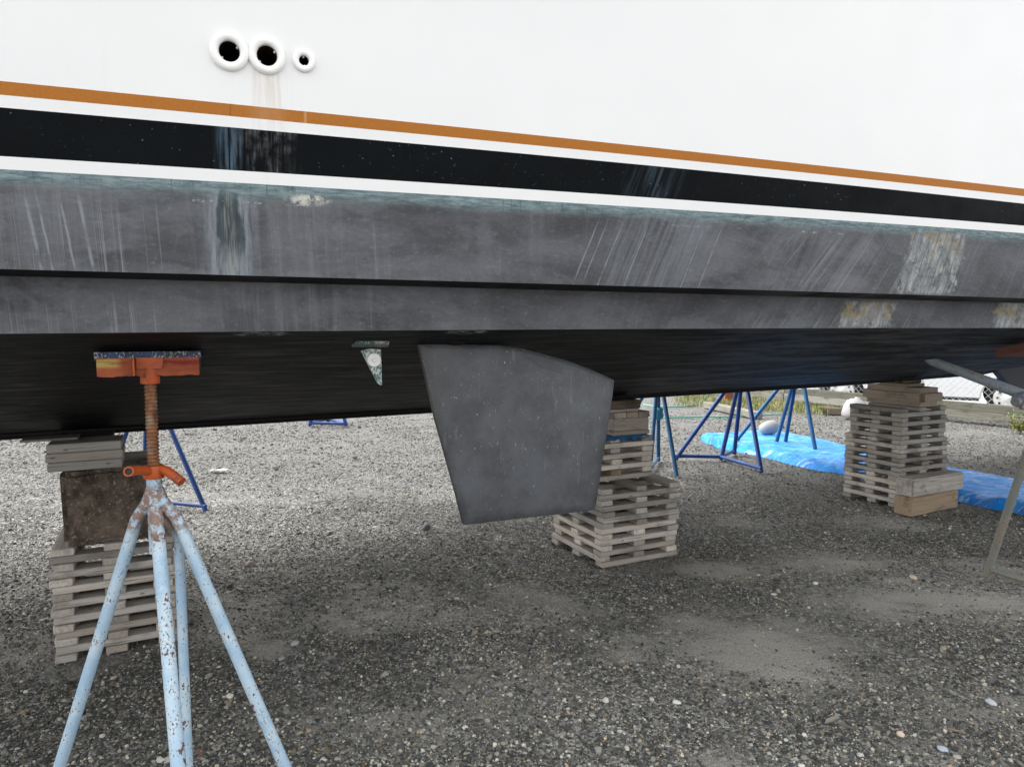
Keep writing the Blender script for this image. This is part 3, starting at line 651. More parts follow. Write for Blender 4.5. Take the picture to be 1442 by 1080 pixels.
# anode fin
TEALCHIP = make_chipped('teal_flaking_paint', (0.04, 0.085, 0.08), (0.02, 0.045, 0.045), rust=(.34, .36, .34), amt=.52)
ZINC = make_plain('pale_zinc', (0.68, 0.68, 0.66), .6, .4, .2, .1, 60)
FINM = make_chipped('flaking_fin_paint', (0.46, 0.47, 0.45), (0.36, 0.39, 0.38), rust=(.05, .13, .12), amt=.53)
b0 = 1.72; cen = plane_pt(523, 491, b0)
mb = MB(); a0 = plane_pt(497, 491, b0)[0]; a1 = plane_pt(550, 491, b0)[0]
hB = lambda a, b: keel(a) + (line('chine', a) - keel(a)) * ((b / beam(a)) ** .97)
mb.add([bl(W3(a, b0 + q, hB(a, b0 + q) - d)) for d in (-.004, .012) for a, q in ((a0, -.028), (a1, -.028), (a1 - .01, .022), (a0 + .01, .022))], [(0, 1, 2, 3), (7, 6, 5, 4), (0, 4, 5, 1), (1, 5, 6, 2), (2, 6, 7, 3), (3, 7, 4, 0)])
mb.build('fin_plate', TEALCHIP, boat, weld=True, bevel=.004)
tri = [plane_pt(x, y, b0) for x, y in ((508, 494), (520, 491), (536, 492), (538, 543), (532, 541))]
mb = MB(); mb.prism([(a, h) for a, h in tri], .012, Matrix.Translation(bl(O0)) @ Matrix(((cA.x, 0, cB.x, b0 * cB.x), (cA.y, 0, cB.y, b0 * cB.y), (0, 1, 0, 0), (0, 0, 0, 1))))
mb.build('drag_fin', FINM, boat, weld=True, bevel=.002)
da, dh = plane_pt(527, 507, b0 + .012)
mb = MB(); mb.lathe([(.0005, .010), (.006, .010), (.008, .004), (.022, .004), (.0245, 0), (.0245, -.012)], 28, orient(bl(W3(da, b0 + .010, dh)), cB)); mb.build('anode_disc', ZINC, boat, smooth=True)
# strut to the propeller shaft, shaft, skeg at the right
STRUT = make_chipped('grey_blue_strut_paint', (0.22, 0.30, 0.38), (0.30, 0.32, 0.33), rust=(.22, .17, .14), amt=.60)
s0, s1 = P(1303, 505, 4.33), P(1452, 560, 4.05)
mb = MB(); ax = (s1 - s0); L_ = ax.length; mt = orient(bl(s0), ax)
for_ring = []
mb.v = []; NR = 16
for i, t in enumerate((0.0, .06, .2, .4, .7, 1.0)):
    wv, wt = (.012, .008) if i == 0 else ((.028, .018) if i == 1 else (.027 + .006 * t, .020 + .004 * t))
    for k in range(NR):
        q = 2 * math.pi * k / NR; mb.v.append(tuple(mt @ Vector((math.cos(q) * wt, math.sin(q) * wv, t * L_))))
mb.f = [(i * NR + k, i * NR + (k + 1) % NR, (i + 1) * NR + (k + 1) % NR, (i + 1) * NR + k) for i in range(5) for k in range(NR)] + [tuple(range(NR)), tuple(5 * NR + k for k in range(NR))]
mb.build('shaft_strut', STRUT, boat, smooth=True, weld=True)
sb = s1; mb = MB(); mb.lathe([(.0005, -.13), (.040, -.13), (.045, -.10), (.045, .10), (.040, .13), (.0005, .13)], 24, orient(bl(sb), cA + Vector((0, 0, .1)))); mb.build('strut_barrel', STRUT, boat, smooth=True)
mb = MB(); mb.tube([bl(sb - cA * .16 - Vector((0, 0, .02))), bl(sb + cA * 2.4 + Vector((0, 0, .28)))], .026, 14); mb.build('propeller_shaft', STRUT, boat, smooth=True)
sk = [AB(P(x, y, 6.2))[0:1] for x, y in ((1412, 505),)]
ak = AB(P(1436, 505, 6.6))[0]
mb = MB(); mb.prism([(ak - .30, keel(ak) + .03), (ak + .8, keel(ak) + .03), (ak + .8, keel(ak) - .25), (ak + .1, keel(ak) - .25)], .07, Matrix.Translation(bl(O0)) @ Matrix(((cA.x, 0, cB.x, 0), (cA.y, 0, cB.y, 0), (0, 1, 0, 0), (0, 0, 0, 1))))
mb.build('skeg', AFL, boat, weld=True, bevel=.012)

# ------------------------------------------------------------ timber boards and cribs
BOARD = {}
def board_mesh(L, w, t, mat):
    k = (round(L, 2), round(w, 3), round(t, 3), mat.m.name)
    if k not in BOARD:
        mb = MB(); mb.box((-L / 2, -w / 2, -t / 2), (L / 2, w / 2, t / 2)); o = mb.build('board', mat, bevel=.0035, weld=True); BOARD[k] = o.data; bpy.data.objects.remove(o)
    return BOARD[k]
def board(parent, loc, rz, L, w, t, mat, name='board', tilt=0.0, roll=0.0):
    o = bpy.data.objects.new(name, board_mesh(L, w, t, mat)); COL.objects.link(o); o.parent = parent; o.location = loc; o.rotation_euler = (roll, tilt, rz); return o
def crib(label, corner, rot, su, sv, z0, layers, first, mat, t=.036, w=.088, nb=3, group=None, jit=.008, mats=None):
    e = thing('timber_crib', label, 'timber crib', (corner[0], corner[1], z0), rot, group)
    z = t / 2
    for i in range(layers):
        along_u = (i % 2 == 0) == (first == 'u')
        for k in range(nb):
            J = lambda s=1: (random.random() - .5) * 2 * jit * s
            mm = mat if not mats else random.choice(mats)
            if along_u:
                y = w / 2 + (sv - w) * k / (nb - 1); bo = board(e, (su / 2 + J(1.5), y + J(), z), J(.8), su, w, t - .0015, mm)
            else:
                x = w / 2 + (su - w) * k / (nb - 1); bo = board(e, (x + J(), sv / 2 + J(1.5), z), R(90) + J(.8), sv, w, t - .0015, mm)
            bo.scale = (random.uniform(.985, 1.01), random.uniform(.90, 1.04), random.uniform(.93, 1.0))
        z += t
    return e, z0 + z - t / 2
def uv2(corner, rot, u, v): return (corner[0] + u * math.cos(rot) - v * math.sin(rot), corner[1] + u * math.sin(rot) + v * math.cos(rot))
# centre
rC = R(26); cC = G(846.5, 801); cC = (cC.x, cC.y)
e, z1 = crib('lowest section of the timber crib behind the rudder, pale boards on gravel', cC, rC, .60, .62, .0, 7, 'u', PINE, group='timber cribs in the stack behind the rudder', mats=[PINE, PINE, GREYWOOD])
e, z2 = crib('middle grey section of the timber crib behind the rudder, carrying the narrower top section', uv2(cC, rC, .0, -.004), rC - R(.6), .605, .61, z1, 7, 'v', GREYWOOD, group='timber cribs in the stack behind the rudder')
cU = uv2(cC, rC, -.045, .20)
e, z3 = crib('narrow upper section of the timber crib half hidden by the rudder', cU, rC + R(.5), .59, .40, z2, 8, 'u', PINE, group='timber cribs in the stack behind the rudder', mats=[PINE, BROWN, PINE])
BLUEPL = make_plain('blue_plastic_sheet', (0.02, 0.14, 0.34), .35, .5, .4, 0, 8)
mb = MB(); pts = []
for i in range(24):
    for j in range(12):
        u = i / 23 * .56; v = -.012 + j / 11 * .30; d = (.022 + .010 * math.sin(i * 1.9)) if j == 0 else (.006 if j == 1 else 0)
        x, y = uv2(cU, rC, u, v); pts.append((x, y, z3 + .003 + .003 * math.sin(i * 1.3 + j) - d + .004))
mb.grid(pts, 24, 12); tag(mb.build('plastic_sheet', BLUEPL, smooth='all'), 'crumpled dark blue plastic scrap squeezed between crib and blocks behind the rudder', 'plastic sheet')
kz_c = 1.045
def blk(name, label, cat, corner, rot, u0, u1, v0, v1, z0, z1_, mat, bev=.006, alongu=True, rough=0, group=None):
    x, y = uv2(corner, rot, (u0 + u1) / 2, (v0 + v1) / 2); Lx, Ly, Lz = u1 - u0, v1 - v0, z1_ - z0
    mb = MB()
    if alongu: mb.box((-Lx / 2, -Ly / 2, 0), (Lx / 2, Ly / 2, Lz)); rz = rot
    else: mb.box((-Ly / 2, -Lx / 2, 0), (Ly / 2, Lx / 2, Lz)); rz = rot + R(90)
    o = mb.build(name, mat, bevel=bev, weld=True, seg=2 if bev > .01 else 1); o.location = (x, y, z0); o.rotation_euler = (0, 0, rz)
    if rough:
        bm = bmesh.new(); bm.from_mesh(o.data); bmesh.ops.subdivide_edges(bm, edges=bm.edges, cuts=5, use_grid_fill=True)
        for v in bm.verts: v.co += Vector([(float(vnoise(v.co.x * 9 + q * 7 + z0, v.co.z * 9 + v.co.y * 8 + q)) - .5) * rough for q in range(3)])
        bm.to_mesh(o.data); bm.free()
    return tag(o, label, cat, group)
zb = z3 + .008; top = 1.04
blk('timber_block', 'thick square-cut block with pale sawn face on blue plastic behind the rudder', 'timber block', cU, rC, .28, .57, .02, .34, zb + .030, zb + .115, PINE)
blk('plank', 'dark plank under the square block in the stack behind the rudder', 'plank', cU, rC, .27, .575, .015, .36, zb, zb + .029, BROWN)
ez = zb + .116
fl = thing('laminated_block', 'row of three short boards with end grain on top of the block behind the rudder', 'timber block', (*uv2(cU, rC, .28, .015), ez), rC)
for k in range(3): board(fl, (.05 + k * .098, .17, .020), R(90), .34, .095, .038, (PINE, BROWN, BROWN)[k])
blk('plank', 'pale warped plank second from top in the stack behind the rudder', 'plank', cU, rC, .05, .50, .03, .22, ez + .040, ez + .060, PINE)
blk('timber_block', 'dark topmost timber wedged under the keel behind the rudder', 'timber block', cU, rC, .05, .50, .02, .24, ez + .061, max(ez + .075, 1.036), OLDWOOD)

# left
rL = R(27); cL = G(77, 934); cL = (cL.x, cL.y)
e, zl = crib('timber crib of seven board rows under the big dark block, left of frame', cL, rL, .50, .60, -.005, 15, 'v', PINE, t=.0352, mats=[PINE, PINE, PINE, GREYWOOD])
blk('dark_block', 'big dark brown weathered block standing on the left timber crib', 'block', cL, rL, .05, .43, .0, .55, zl, .868, DARKBLOCK, .022, False, .02)
lb = thing('laminated_block', 'three grey boards laminated flat on top of the big dark block, left', 'timber block', (*uv2(cL, rL, .005, .0), .872), rL)
for k in range(3): board(lb, (.15, .10, .021 + k * .042), 0, .29 + .01 * (k == 1), .20, .040, (GREYWOOD, PINE, GREYWOOD)[k])
blk('wood_shim', 'thin dark shim between grey boards and keel, far left stack', 'shim', cL, rL, .02, .25, .15, .42, .955, .995, OLDWOOD, .003)
blk('plank', 'thin pale plank sticking out left under the keel, above the big dark block', 'plank', cL, rL, -.10, .12, .10, .22, 1.000, 1.010, GREYWOOD, .002)

# right
rR = R(25); cR = G(1263, 716); cR = (cR.x, cR.y); TR = .0385
gR = 'timber cribs in the stack right of the rudder'
e, q1 = crib('lowest section of the right timber crib, behind two stacked beams', cR, rR + R(1), .61, .52, 0, 7, 'u', GREYWOOD, t=TR, group=gR, mats=[PINE, GREYWOOD])
e, q2 = crib('middle section of the right timber crib, slightly wider than its neighbours', uv2(cR, rR, .005, -.005), rR - R(.5), .62, .545, q1, 8, 'v', GREYWOOD, t=TR, group=gR, mats=[GREYWOOD, GREYWOOD, PINE])
e, q3 = crib('top section of the right timber crib, under the rounded beam', uv2(cR, rR, .015, .0), rR + R(.6), .60, .50, q2, 7, 'v', GREYWOOD, t=TR, group=gR)
beamR = rR + R(3)
cb = G(1283, 727.5); cb = (cb.x, cb.y)
blk('timber_beam', 'lower brown square beam on the gravel beside the right crib', 'timber beam', cb, beamR, 0, .66, 0, .15, -.005, .150, BROWN, .008)
blk('timber_beam', 'upper grey square beam with knots resting on the brown beam by the right crib', 'timber beam', cb, beamR - R(1), .02, .73, .01, .16, .152, .295, GREYWOOD, .012)
blk('round_edged_beam', 'round-edged brown beam lying on top of the right timber crib', 'timber beam', cR, rR, .23, .55, -.02, .58, q3 + .002, q3 + .165, BROWN, .045, False)
blk('plank', 'short brown plank on the round-edged beam of the right stack', 'plank', cR, rR, .25, .50, .14, .40, q3 + .167, q3 + .192, BROWN, .003)
blk('plank', 'dark topmost plank of the right stack directly under the hull', 'plank', cR, rR + R(2), .24, .50, .15, .42, q3 + .194, q3 + .222, OLDWOOD, .003)
print('stack tops', z1, z2, z3, ez, zl, q3)

# ------------------------------------------------------------ near jack stand
JX, JY = P(214, 600, 2.1).x, 2.1
js = thing('jack_stand', 'chipped pale blue jack stand with orange pad, nearest the camera at left', 'jack stand', (JX, JY, 0))
JI = Matrix.Translation((-JX, -JY, 0)); jl = lambda p: JI @ Vector(p)
ht = P(214, 663, 2.1).z
feet = {'l': (85, 1080, .0), 'r': (0, 0, 0)}
top_l = jl(P(219, 745 - 30, 2.1))
def gp(px, py): return jl(G(px, py))
L1 = gp(76, 1107); L2 = gp(412, 1106); L3 = jl((-0.855, 1.70, 0)); L4 = gp(266, 1108)
colr = .0200
mb = MB(); mb.tube([(0, 0, ht - .26), (0, 0, ht - .02)], colr + .002, 24); 
mb.lathe([(colr + .002, ht - .02), (colr - .003, ht - .018), (colr - .003, ht - .06)], 24); mb.build('centre_tube', PALEBLUE, js, smooth=True)
def leg(foot, z_at, r=.0190, mat=PALEBLUE, bend=.05):
    d = Vector((foot.x, foot.y, 0)); dn = d.normalized()
    pts = [Vector((0, 0, z_at)) + dn * .004, Vector((0, 0, z_at - .05)) + dn * .024]
    k0 = Vector((0, 0, z_at - .105)) + dn * .064; pts.append(k0)
    ft = Vector((foot.x, foot.y, 0.006)); pts += [k0.lerp(ft, t) for t in (.1, .5, 1)]
    mb = MB(); mb.tube(pts, r, 20); o = mb.build('leg', mat, js, smooth=True)
    mb = MB(); mb.lathe([(.0005, .0), (.045, 0), (.045, .006), (.0005, .006)], 20, Matrix.Translation((foot.x, foot.y, .0))); mb.build('foot_plate', RUSTY, o)
    return o
leg(L1, ht - .050); leg(L2, ht - .050); leg(L4, ht - .11, .0155)
d3 = Vector((L3.x, L3.y, 0))
mb = MB(); mb.tube([(0, 0, ht - .05), Vector((0, 0, ht - .12)) + d3 * .02, Vector((0, 0, ht - .22)) + d3 * .12, (L3.x, L3.y, .006)], .0200, 22); fo = mb.build('leg', PALEBLUE, js, smooth=True)
mb = MB(); mb.lathe([(.0005, 0), (.045, 0), (.045, .006), (.0005, .006)], 20, Matrix.Translation((L3.x, L3.y, 0))); mb.build('foot_plate', RUSTY, fo)
# threaded screw
zt = P(212, 535, 2.1).z
prof = []; zz = ht - .03; pitch = .0115
while zz < zt: prof += [(.0150, zz), (.0188, zz + pitch * .35), (.0188, zz + pitch * .50), (.0150, zz + pitch * .85)]; zz += pitch
prof.append((.0155, zt))
lean = Matrix.Shear('XY', 4, (0, 0)) if False else Matrix.Identity(4)
def make_screw():
    m = M('rusty_screw', .7, .3, .35); v = m.coord('Object'); n = m.noise(v, 45, 4, .7); x, y, z = m.xyz(v)
    c = m.mix(m.rng(n, .3, .7), (0.10, 0.042, 0.022), (0.27, 0.125, 0.06)); c = m.mix(m.rng(m.noise(v, 13, 3), .5, .65) * .6, c, (0.30, 0.24, 0.19))
    return m.set('Base Color', c)
SCREW = make_screw()
mb = MB(); mb.lathe(prof, 20); mb.build('screw', SCREW, js, smooth='all')
# adjusting nut with two handles
mb = MB(); mb.lathe([(.019, ht - .022), (.029, ht - .022), (.031, ht - .014), (.031, ht + .012), (.028, ht + .018), (.019, ht + .018)], 20); nut = mb.build('adjusting_nut', ORANGE, js, smooth=True)
hl = jl(P(181, 664, 1.96)); hr = jl(P(256, 679, 2.08))
m1 = Vector((-.022, -.02, ht + .002)); 
mb = MB(); mb.tube([m1 + Vector((.02, .01, .0)), m1 * .5 + hl * .5 + Vector((0, 0, .004)), hl], .0148, 18, caps=False); mb.tube([hl, m1 * .5 + hl * .5 + Vector((0, 0, .004))], .0105, 18, caps=False)
n0 = (hl - m1).normalized(); mb.lathe([(.0105, 0), (.0148, 0)], 18, orient(hl, n0)); mb.build('handle', ORANGE, nut, smooth=True)
m2 = Vector((.02, 0, ht + .004))
mb = MB(); mb.tube([m2, m2 + Vector((.022, -.01, .0)), m2 * .35 + hr * .65 + Vector((0, 0, .006)), hr], .0148, 18); mb.build('handle', ORANGE, nut, smooth=True)
mb = MB(); mb.tube([hl - n0 * .05, hl - n0 * .004], .0103, 14); mb.build('handle_bore', INNER, nut)
# collar, bracket and pad
zc0, zc1 = P(212, 540, 2.1).z, P(212, 517, 2.1).z
mb = MB(); mb.lathe([(.016, zc0), (.0265, zc0), (.0275, zc0 + .004), (.0275, zc1), (.016, zc1)], 28); mb.build('collar', ORANGE, js, smooth=True)
mb = MB(); mb.lathe([(.0005, .001), (.006, .001), (.0075, -.002)], 14, orient(Vector((-.003, -.0275, (zc0 + zc1) / 2)), Vector((0, -1, 0)))); mb.build('set_screw', RUSTY, js)
prz = R(26)
yh = P(210, 505, 2.1).z
mb = MB(); mt = Matrix.Rotation(prz, 4, 'Z')
mb.box((-.034, -.030, yh - .030), (.034, -.026, yh + .004), mt); mb.box((-.0415, -.075, yh - .048), (-.0375, .06, yh + .004), mt); mb.box((.034, -.03, yh - .02), (.038, .06, yh + .004), mt)
mb.box((-.05, -.02, yh - .016), (.05, .06, yh - .01), mt)
mb.build('pad_bracket', ORANGE, js)
# ragged plywood pad
random.seed(11)
pw = 131 / 2 * 2.10 / FPX
def make_pad():
    m = M('painted_plywood', .75, .3); v = m.coord('Object'); x, y, z = m.xyz(v); n = m.noise(m.vec(x * 10, y * 10, z * 30), 1, 4, .6)
    c = m.mix(m.rng(n, .3, .7), (0.24, 0.055, 0.022), (0.36, 0.095, 0.040))
    c = m.mix(m.rng((x + .095).ab(), .02, .045, 1, 0) * m.rng((z - (yh - .012)).ab(), .006, .018, 1, 0) * m.rng(n, .3, .5), c, (0.45, 0.32, 0.10))
    c = m.mix(m.rng((x - .09).ab(), .04, .07, 1, 0) * m.rng((z - (yh - .014)).ab(), .004, .014, 1, 0) * m.rng(n, .35, .55), c, (0.17, 0.018, 0.014))
    c = m.mix(m.rng(x, -pw + .018, -pw + .03, 1, 0) * m.rng(n, .4, .5), c, (0.012, 0.04, 0.14))
    c = m.mix(m.rng(m.noise(m.vec(x * 6, y * 6, z * 200), 1, 3, .6), .58, .66) * .5, c, (0.12, 0.035, 0.02))
    return m.set('Base Color', c).bump(n, .3, .004)
PADM = make_pad()
slope = (line('chine', .2) - keel(.2)) / beam(.2)
def pad(zlo, zhi, hx, name, mat, rag, sag=0):
    o2 = []; N = 26
    for i in range(N + 1): o2.append((-hx + 2 * hx * i / N, -.022 + random.uniform(-.002, .002)))
    for i in range(6): o2.append((hx + random.uniform(-rag, rag), -.0 + i * .030))
    for i in range(3): o2.append((hx - 2 * hx * (i + .5) / 3, .17))
    for i in range(6): o2.append((-hx + random.uniform(-rag, rag), .15 - i * .030))
    vs = []
    for zl_, dn in ((zlo, 1), (zhi, 0)):
        for x, y in o2:
            p = mt @ Vector((x, y, 0)); zz = zl_ - slope * (y + .022) * (.12 if dn and name == 'pad' else .9) + (random.uniform(-rag, rag) * .4 if dn else 0)
            vs.append((p.x, p.y, zz))
    n = len(o2); mb = MB(); mb.add(vs, [tuple(range(n - 1, -1, -1)), tuple(range(n, 2 * n))] + [(i, (i + 1) % n, n + (i + 1) % n, n + i) for i in range(n)])
    return mb.build(name, mat, js, weld=True)
ztop = P(210, 496.5, 2.0).z
pad(P(210, 531, 2.02).z, P(210, 505, 2.02).z, pw * .965, 'pad', PADM, .006)
PADTOP = make_chipped('pad_top_paint', (0.015, 0.04, 0.10), (0.010, 0.010, 0.012), rust=(.30, .34, .36), amt=.58)
pad(P(210, 504.7, 2.02).z, ztop, pw, 'pad_cover', PADTOP, .004)

WORNPAD = make_plain('worn_pink_plywood', (0.22, 0.10, 0.08), .8, .2, .4, 0, 12)
# ------------------------------------------------------------ blue stands on the far side
def stand(label, apex, feet, mat, braces, r=.021, group=None, screw=True, name='boat_stand', padr=None):
    c = Vector((sum(f[0] for f in feet) / len(feet), sum(f[1] for f in feet) / len(feet), 0)); c = Vector((apex.x, apex.y, 0))
    e = thing(name, label, 'jack stand', c, 0, group); lc = lambda p: Vector(p) - c
    mb = MB(); mb.tube([lc((apex.x, apex.y, apex.z - .16)), lc((apex.x, apex.y, apex.z + .05))], r * 1.25, 14); mb.build('centre_tube', mat, e, smooth=True)
    for f in feet:
        d = Vector((f[0] - apex.x, f[1] - apex.y, 0)).normalized()
        mb = MB(); mb.tube([lc((apex.x, apex.y, apex.z)) + d * .012, lc((f[0], f[1], .012))], r, 12); mb.build('leg', mat, e, smooth=True)
    for i, j in braces:
        p, q = feet[i], feet[j]; mb = MB(); mb.tube([lc((p[0], p[1], .05)), lc((q[0], q[1], .05))], r * .8, 10); mb.build('brace', mat, e, smooth=True)
    if screw:
        a, b = AB(apex); hb = hB(a, abs(b)) if abs(b) < beam(a) else line('chine', a)
        hb -= .05
        mb = MB(); mb.tube([lc((apex.x, apex.y, apex.z)), lc((apex.x, apex.y, hb - .03))], .015, 12); mb.build('screw', RUSTY, e, smooth=True)
        mb = MB(); mb.tube([lc((apex.x - .11, apex.y, apex.z + .08)), lc((apex.x + .11, apex.y, apex.z + .08))], .013, 10); mb.build('handle', mat, e, smooth=True)
        q = padr if padr is not None else (TH)
        tl = -math.atan2(line('chine', a) - keel(a), beam(a)) * (1 if b > 0 else -1)
        mb = MB(); mb.box((-.19, -.12, -.022), (.19, .12, .022), Matrix.Translation(lc((apex.x, apex.y, hb - .005))) @ Matrix.Rotation(q, 4, 'Z') @ Matrix.Rotation(tl, 4, 'X')); mb.build('pad', WORNPAD, e)
    return e
gB = 'blue boat stands on the far side of the hull'
f = lambda *p: [tuple(G(x, y)[:2]) for x, y in p]
def apx(px, y, h): v = P(px, 540, y); return Vector((v.x, y, h))
stand('dark blue tripod boat stand behind the big dark block at left', apx(208, 5.95, 1.10), f((290, 721), (203, 712), (150, 688)) + [], BLUEPAINT, [(0, 1), (1, 2)], .020, gB)
stand('teal-blue boat stand just right of the crib behind the rudder', apx(927, 7.35, 1.10), f((953, 672), (927, 650), (915, 668), (862, 640)), TEALPAINT, [(1, 2)], .022, gB)
stand('bright blue four-legged boat stand with long diagonal leg left of the blue tarp', apx(1046, 7.85, 1.08), f((1015, 649), (1072, 666), (1034, 640), (951, 648)), BLUEPAINT, [(0, 1), (0, 2), (0, 3)], .025, gB)
stand('dull blue boat stand standing on the blue tarp', apx(1125, 8.9, 1.08), f((1093, 625), (1148, 634), (1106, 624), (1036, 623)), TEALPAINT, [], .025, gB)
stand('distant blue boat stand whose base shows under the keel left of the rudder', apx(462, 10.6, .95), f((436, 600), (488, 601), (462, 594)), BLUEPAINT, [(0, 1), (0, 2), (1, 2)], .03, gB, screw=False)
# near-right stand, worn grey-blue: foot and brace in frame, pad at the right edge
ap = P(1466, 560, 3.75); ap.z = 1.0
stand('worn grey steel jack stand with orange pad bracket cut off by right edge', ap, [tuple(G(1389, 812)[:2]), tuple(G(1500, 846)[:2]), tuple(G(1575, 790)[:2])], GREYSTEEL, [(0, 1)], .022, None, name='jack_stand', padr=R(10))

# ------------------------------------------------------------ tarp, floats, hoses
def make_tarp():
    m = M('blue_tarpaulin', .5, .3); v = m.coord('Object'); n = m.noise(v, 5, 4, .6)
    c = m.mix(m.rng(n, .3, .7), (0.006, 0.19, 0.66), (0.02, 0.31, 0.80)); x, y, z = m.xyz(v)
    al = x * .91 - y * .42; ac = x * .42 + y * .91; w = m.noise(m.vec(al * 3.6, ac * 13), 1, 6, .75, 1.0); pk = m.noise(v, .8, 2)
    c = m.mix(m.rng(w, .52, .64) * m.rng(pk, .35, .6) * .6, c, (0.60, 0.80, 0.95))  # pale streaks paint the sky's reflection on the wrinkles
    return m.set('Base Color', c).bump(m.noise(m.vec(al * 5, ac * 9), 1, 6, .75, 1.0), .8, .04)
TARP = make_tarp()
fr = [(986, 618), (1010, 630), (1060, 638), (1130, 656), (1190, 668), (1265, 684), (1345, 702), (1442, 724), (1560, 750), (1700, 780)]
bk = [(990, 612), (1030, 611), (1075, 603), (1130, 612), (1190, 626), (1265, 642), (1345, 659), (1442, 676), (1560, 697), (1700, 722)]
F_ = [G(*p) for p in fr]; B_ = [G(*p) for p in bk]; mb = MB(); pts = []; NU, NV = 200, 40
for i in range(NU):
    t = i / (NU - 1) * (len(fr) - 1); k = min(int(t), len(fr) - 2); q = t - k
    pf = F_[k].lerp(F_[k + 1], q); pb = B_[k].lerp(B_[k + 1], q)
    for j in range(NV):
        s_ = j / (NV - 1); p = pf.lerp(pb, s_)
        jn = (float(vnoise(i * .12, j * .3)) - .5)
        e = min(1, s_ * 14, (1 - s_) * 10, i / 4)
        roll = .055 * math.exp(-((s_ - .07) / .06) ** 2) * (.5 + float(vnoise(i * .06, 3)))
        h = .012 + roll + .030 * float(fbm(p.x * 3 + p.y * 2, (p.y - p.x * .7) * 9, 3)) * e + .03 * float(fbm((p.x * .91 - p.y * .42) * 1.5, (p.x * .42 + p.y * .91) * 8, 3)) * e
        if j == 0 or j == NV - 1: h = .0
        pts.append((p.x + jn * .05, p.y + (float(vnoise(i * .2, 50)) - .5) * .10, h + float(gh(p.x, p.y))+.003))
mb.grid(pts, NU, NV); tag(mb.build('tarpaulin', TARP, smooth='all'), 'bright blue wrinkled tarp spread on gravel behind the right crib', 'tarp')
WPL = make_plain('dirty_white_plastic', (0.27, 0.27, 0.265), .5, .4, .15, 0, 5)
p = G(1083, 614); fb = thing('float', 'round white plastic float lying on the blue tarp', 'float', (p.x, p.y, .02))
mb = MB(); mb.lathe([(.0005, -.175), (.05, -.17), (.10, -.14), (.13, -.08), (.14, 0), (.135, .08), (.11, .13), (.06, .16), (.035, .165), (.03, .20), (.0005, .205)], 24, Matrix.Translation((0, 0, .10)) @ Matrix.Rotation(R(75), 4, 'Y') @ Matrix.Diagonal((.72, .72, .82, 1))); mb.build('float_body', WPL, fb, smooth='all')
mb = MB(); mb.tube([(.155, 0, .13), (.19, 0, .14), (.22, .02, .09)], .012, 8); mb.build('rope_eye', BLUEPL, fb, smooth=True)
p = G(1200, 590); dr = thing('white_drum', 'white rounded plastic drum behind the left edge of the right crib', 'drum', (p.x, p.y, 0))
mb = MB(); mb.lathe([(.0005, 0), (.17, 0), (.20, .03), (.215, .10), (.21, .26), (.18, .36), (.12, .42), (.06, .44), (.055, .48), (.0005, .48)], 24, Matrix.Rotation(R(14), 4, 'Y') @ Matrix.Diagonal((.9, .9, .80, 1))); mb.build('drum_body', WPL, dr, smooth='all')
GREEN = make_plain('green_hose', (0.10, 0.28, 0.22), .5, .4, .2)
def hose(pxs, r, label, name='garden_hose'):
    P_ = [G(*q) for q in pxs]; pts = []
    for i in range(len(P_) - 1):
        p0, p1, p2, p3 = P_[max(i - 1, 0)], P_[i], P_[i + 1], P_[min(i + 2, len(P_) - 1)]
        for t in (0, .25, .5, .75): pts.append(.5 * ((2 * p1) + (p2 - p0) * t + (2 * p0 - 5 * p1 + 4 * p2 - p3) * t * t + (-p0 + 3 * p1 - 3 * p2 + p3) * t ** 3) + Vector((0, 0, r)))
    pts.append(P_[-1] + Vector((0, 0, r))); mb = MB(); mb.tube(pts, r, 8); return tag(mb.build(name, GREEN, smooth='all'), label, 'hose')
hose([(906, 571), (930, 574), (965, 573), (985, 568), (995, 558), (1000, 551)], .016, 'green hose looping away between the stands toward the grass')
hose([(935, 589), (985, 588), (1030, 588), (1060, 586), (1110, 584)], .014, 'straight thin green hose nearer the stands, in front of the looping one')
tw = G(927, 596)
TEALPL = make_plain('teal_plastic_wrap', (0.03, 0.22, 0.36), .4, .5, .4, 0, 9)
ap_ = apx(927, 7.35, 1.10)
fp = Vector((*G(927, 650)[:2], 0)); c0 = fp.lerp(Vector((ap_.x, ap_.y, 1.1)), .47); c1 = fp.lerp(Vector((ap_.x, ap_.y, 1.1)), .60)
mb = MB(); mb.tube([c0 + (c1 - c0) * t for t in (0, .15, .4, .6, .85, 1)], [.03, .055, .06, .048, .058, .028], 14); 
tag(mb.build('plastic_wrap', TEALPL, smooth='all'), 'crumpled teal plastic wrapped round a leg of the stand behind the rudder crib', 'plastic wrap')

# ------------------------------------------------------------ fence with base timbers, car, road
f0 = G(1331, 592); f1 = G(1442, 604); fd = (f1 - f0); fd.z = 0; fd.normalize()
FS = f0 - fd * 14.0; FE = f0 + fd * 5.0; FL = (FE - FS).length
fa = math.atan2(fd.y, fd.x)
fence = thing('chain_link_fence', 'galvanised chain-link fence above two long timbers beyond the right stack', 'fence', FS, fa)
GALV = make_plain('galvanised_wire', (0.50, 0.50, 0.49), .5, .5, .15, .3)
mb = MB(); D = .105; Hf = 1.5; z0 = .19; rw = .0032
def diag(x0, z0_, x1, z1_, y):
    mb.tube([(x0, y, z0_), (x1, y, z1_)], rw, 3, caps=False)
k = -Hf
while k < FL:
    xa, xb = max(k, 0), min(k + Hf, FL)
    if xb > xa: diag(xa, z0 + (xa - k), xb, z0 + (xb - k), .0); diag(xa, z0 + Hf - (xa - k), xb, z0 + Hf - (xb - k), .004)
    k += D
w = mb.build('wire_mesh', GALV, fence, smooth=True); w['kind'] = 'stuff'
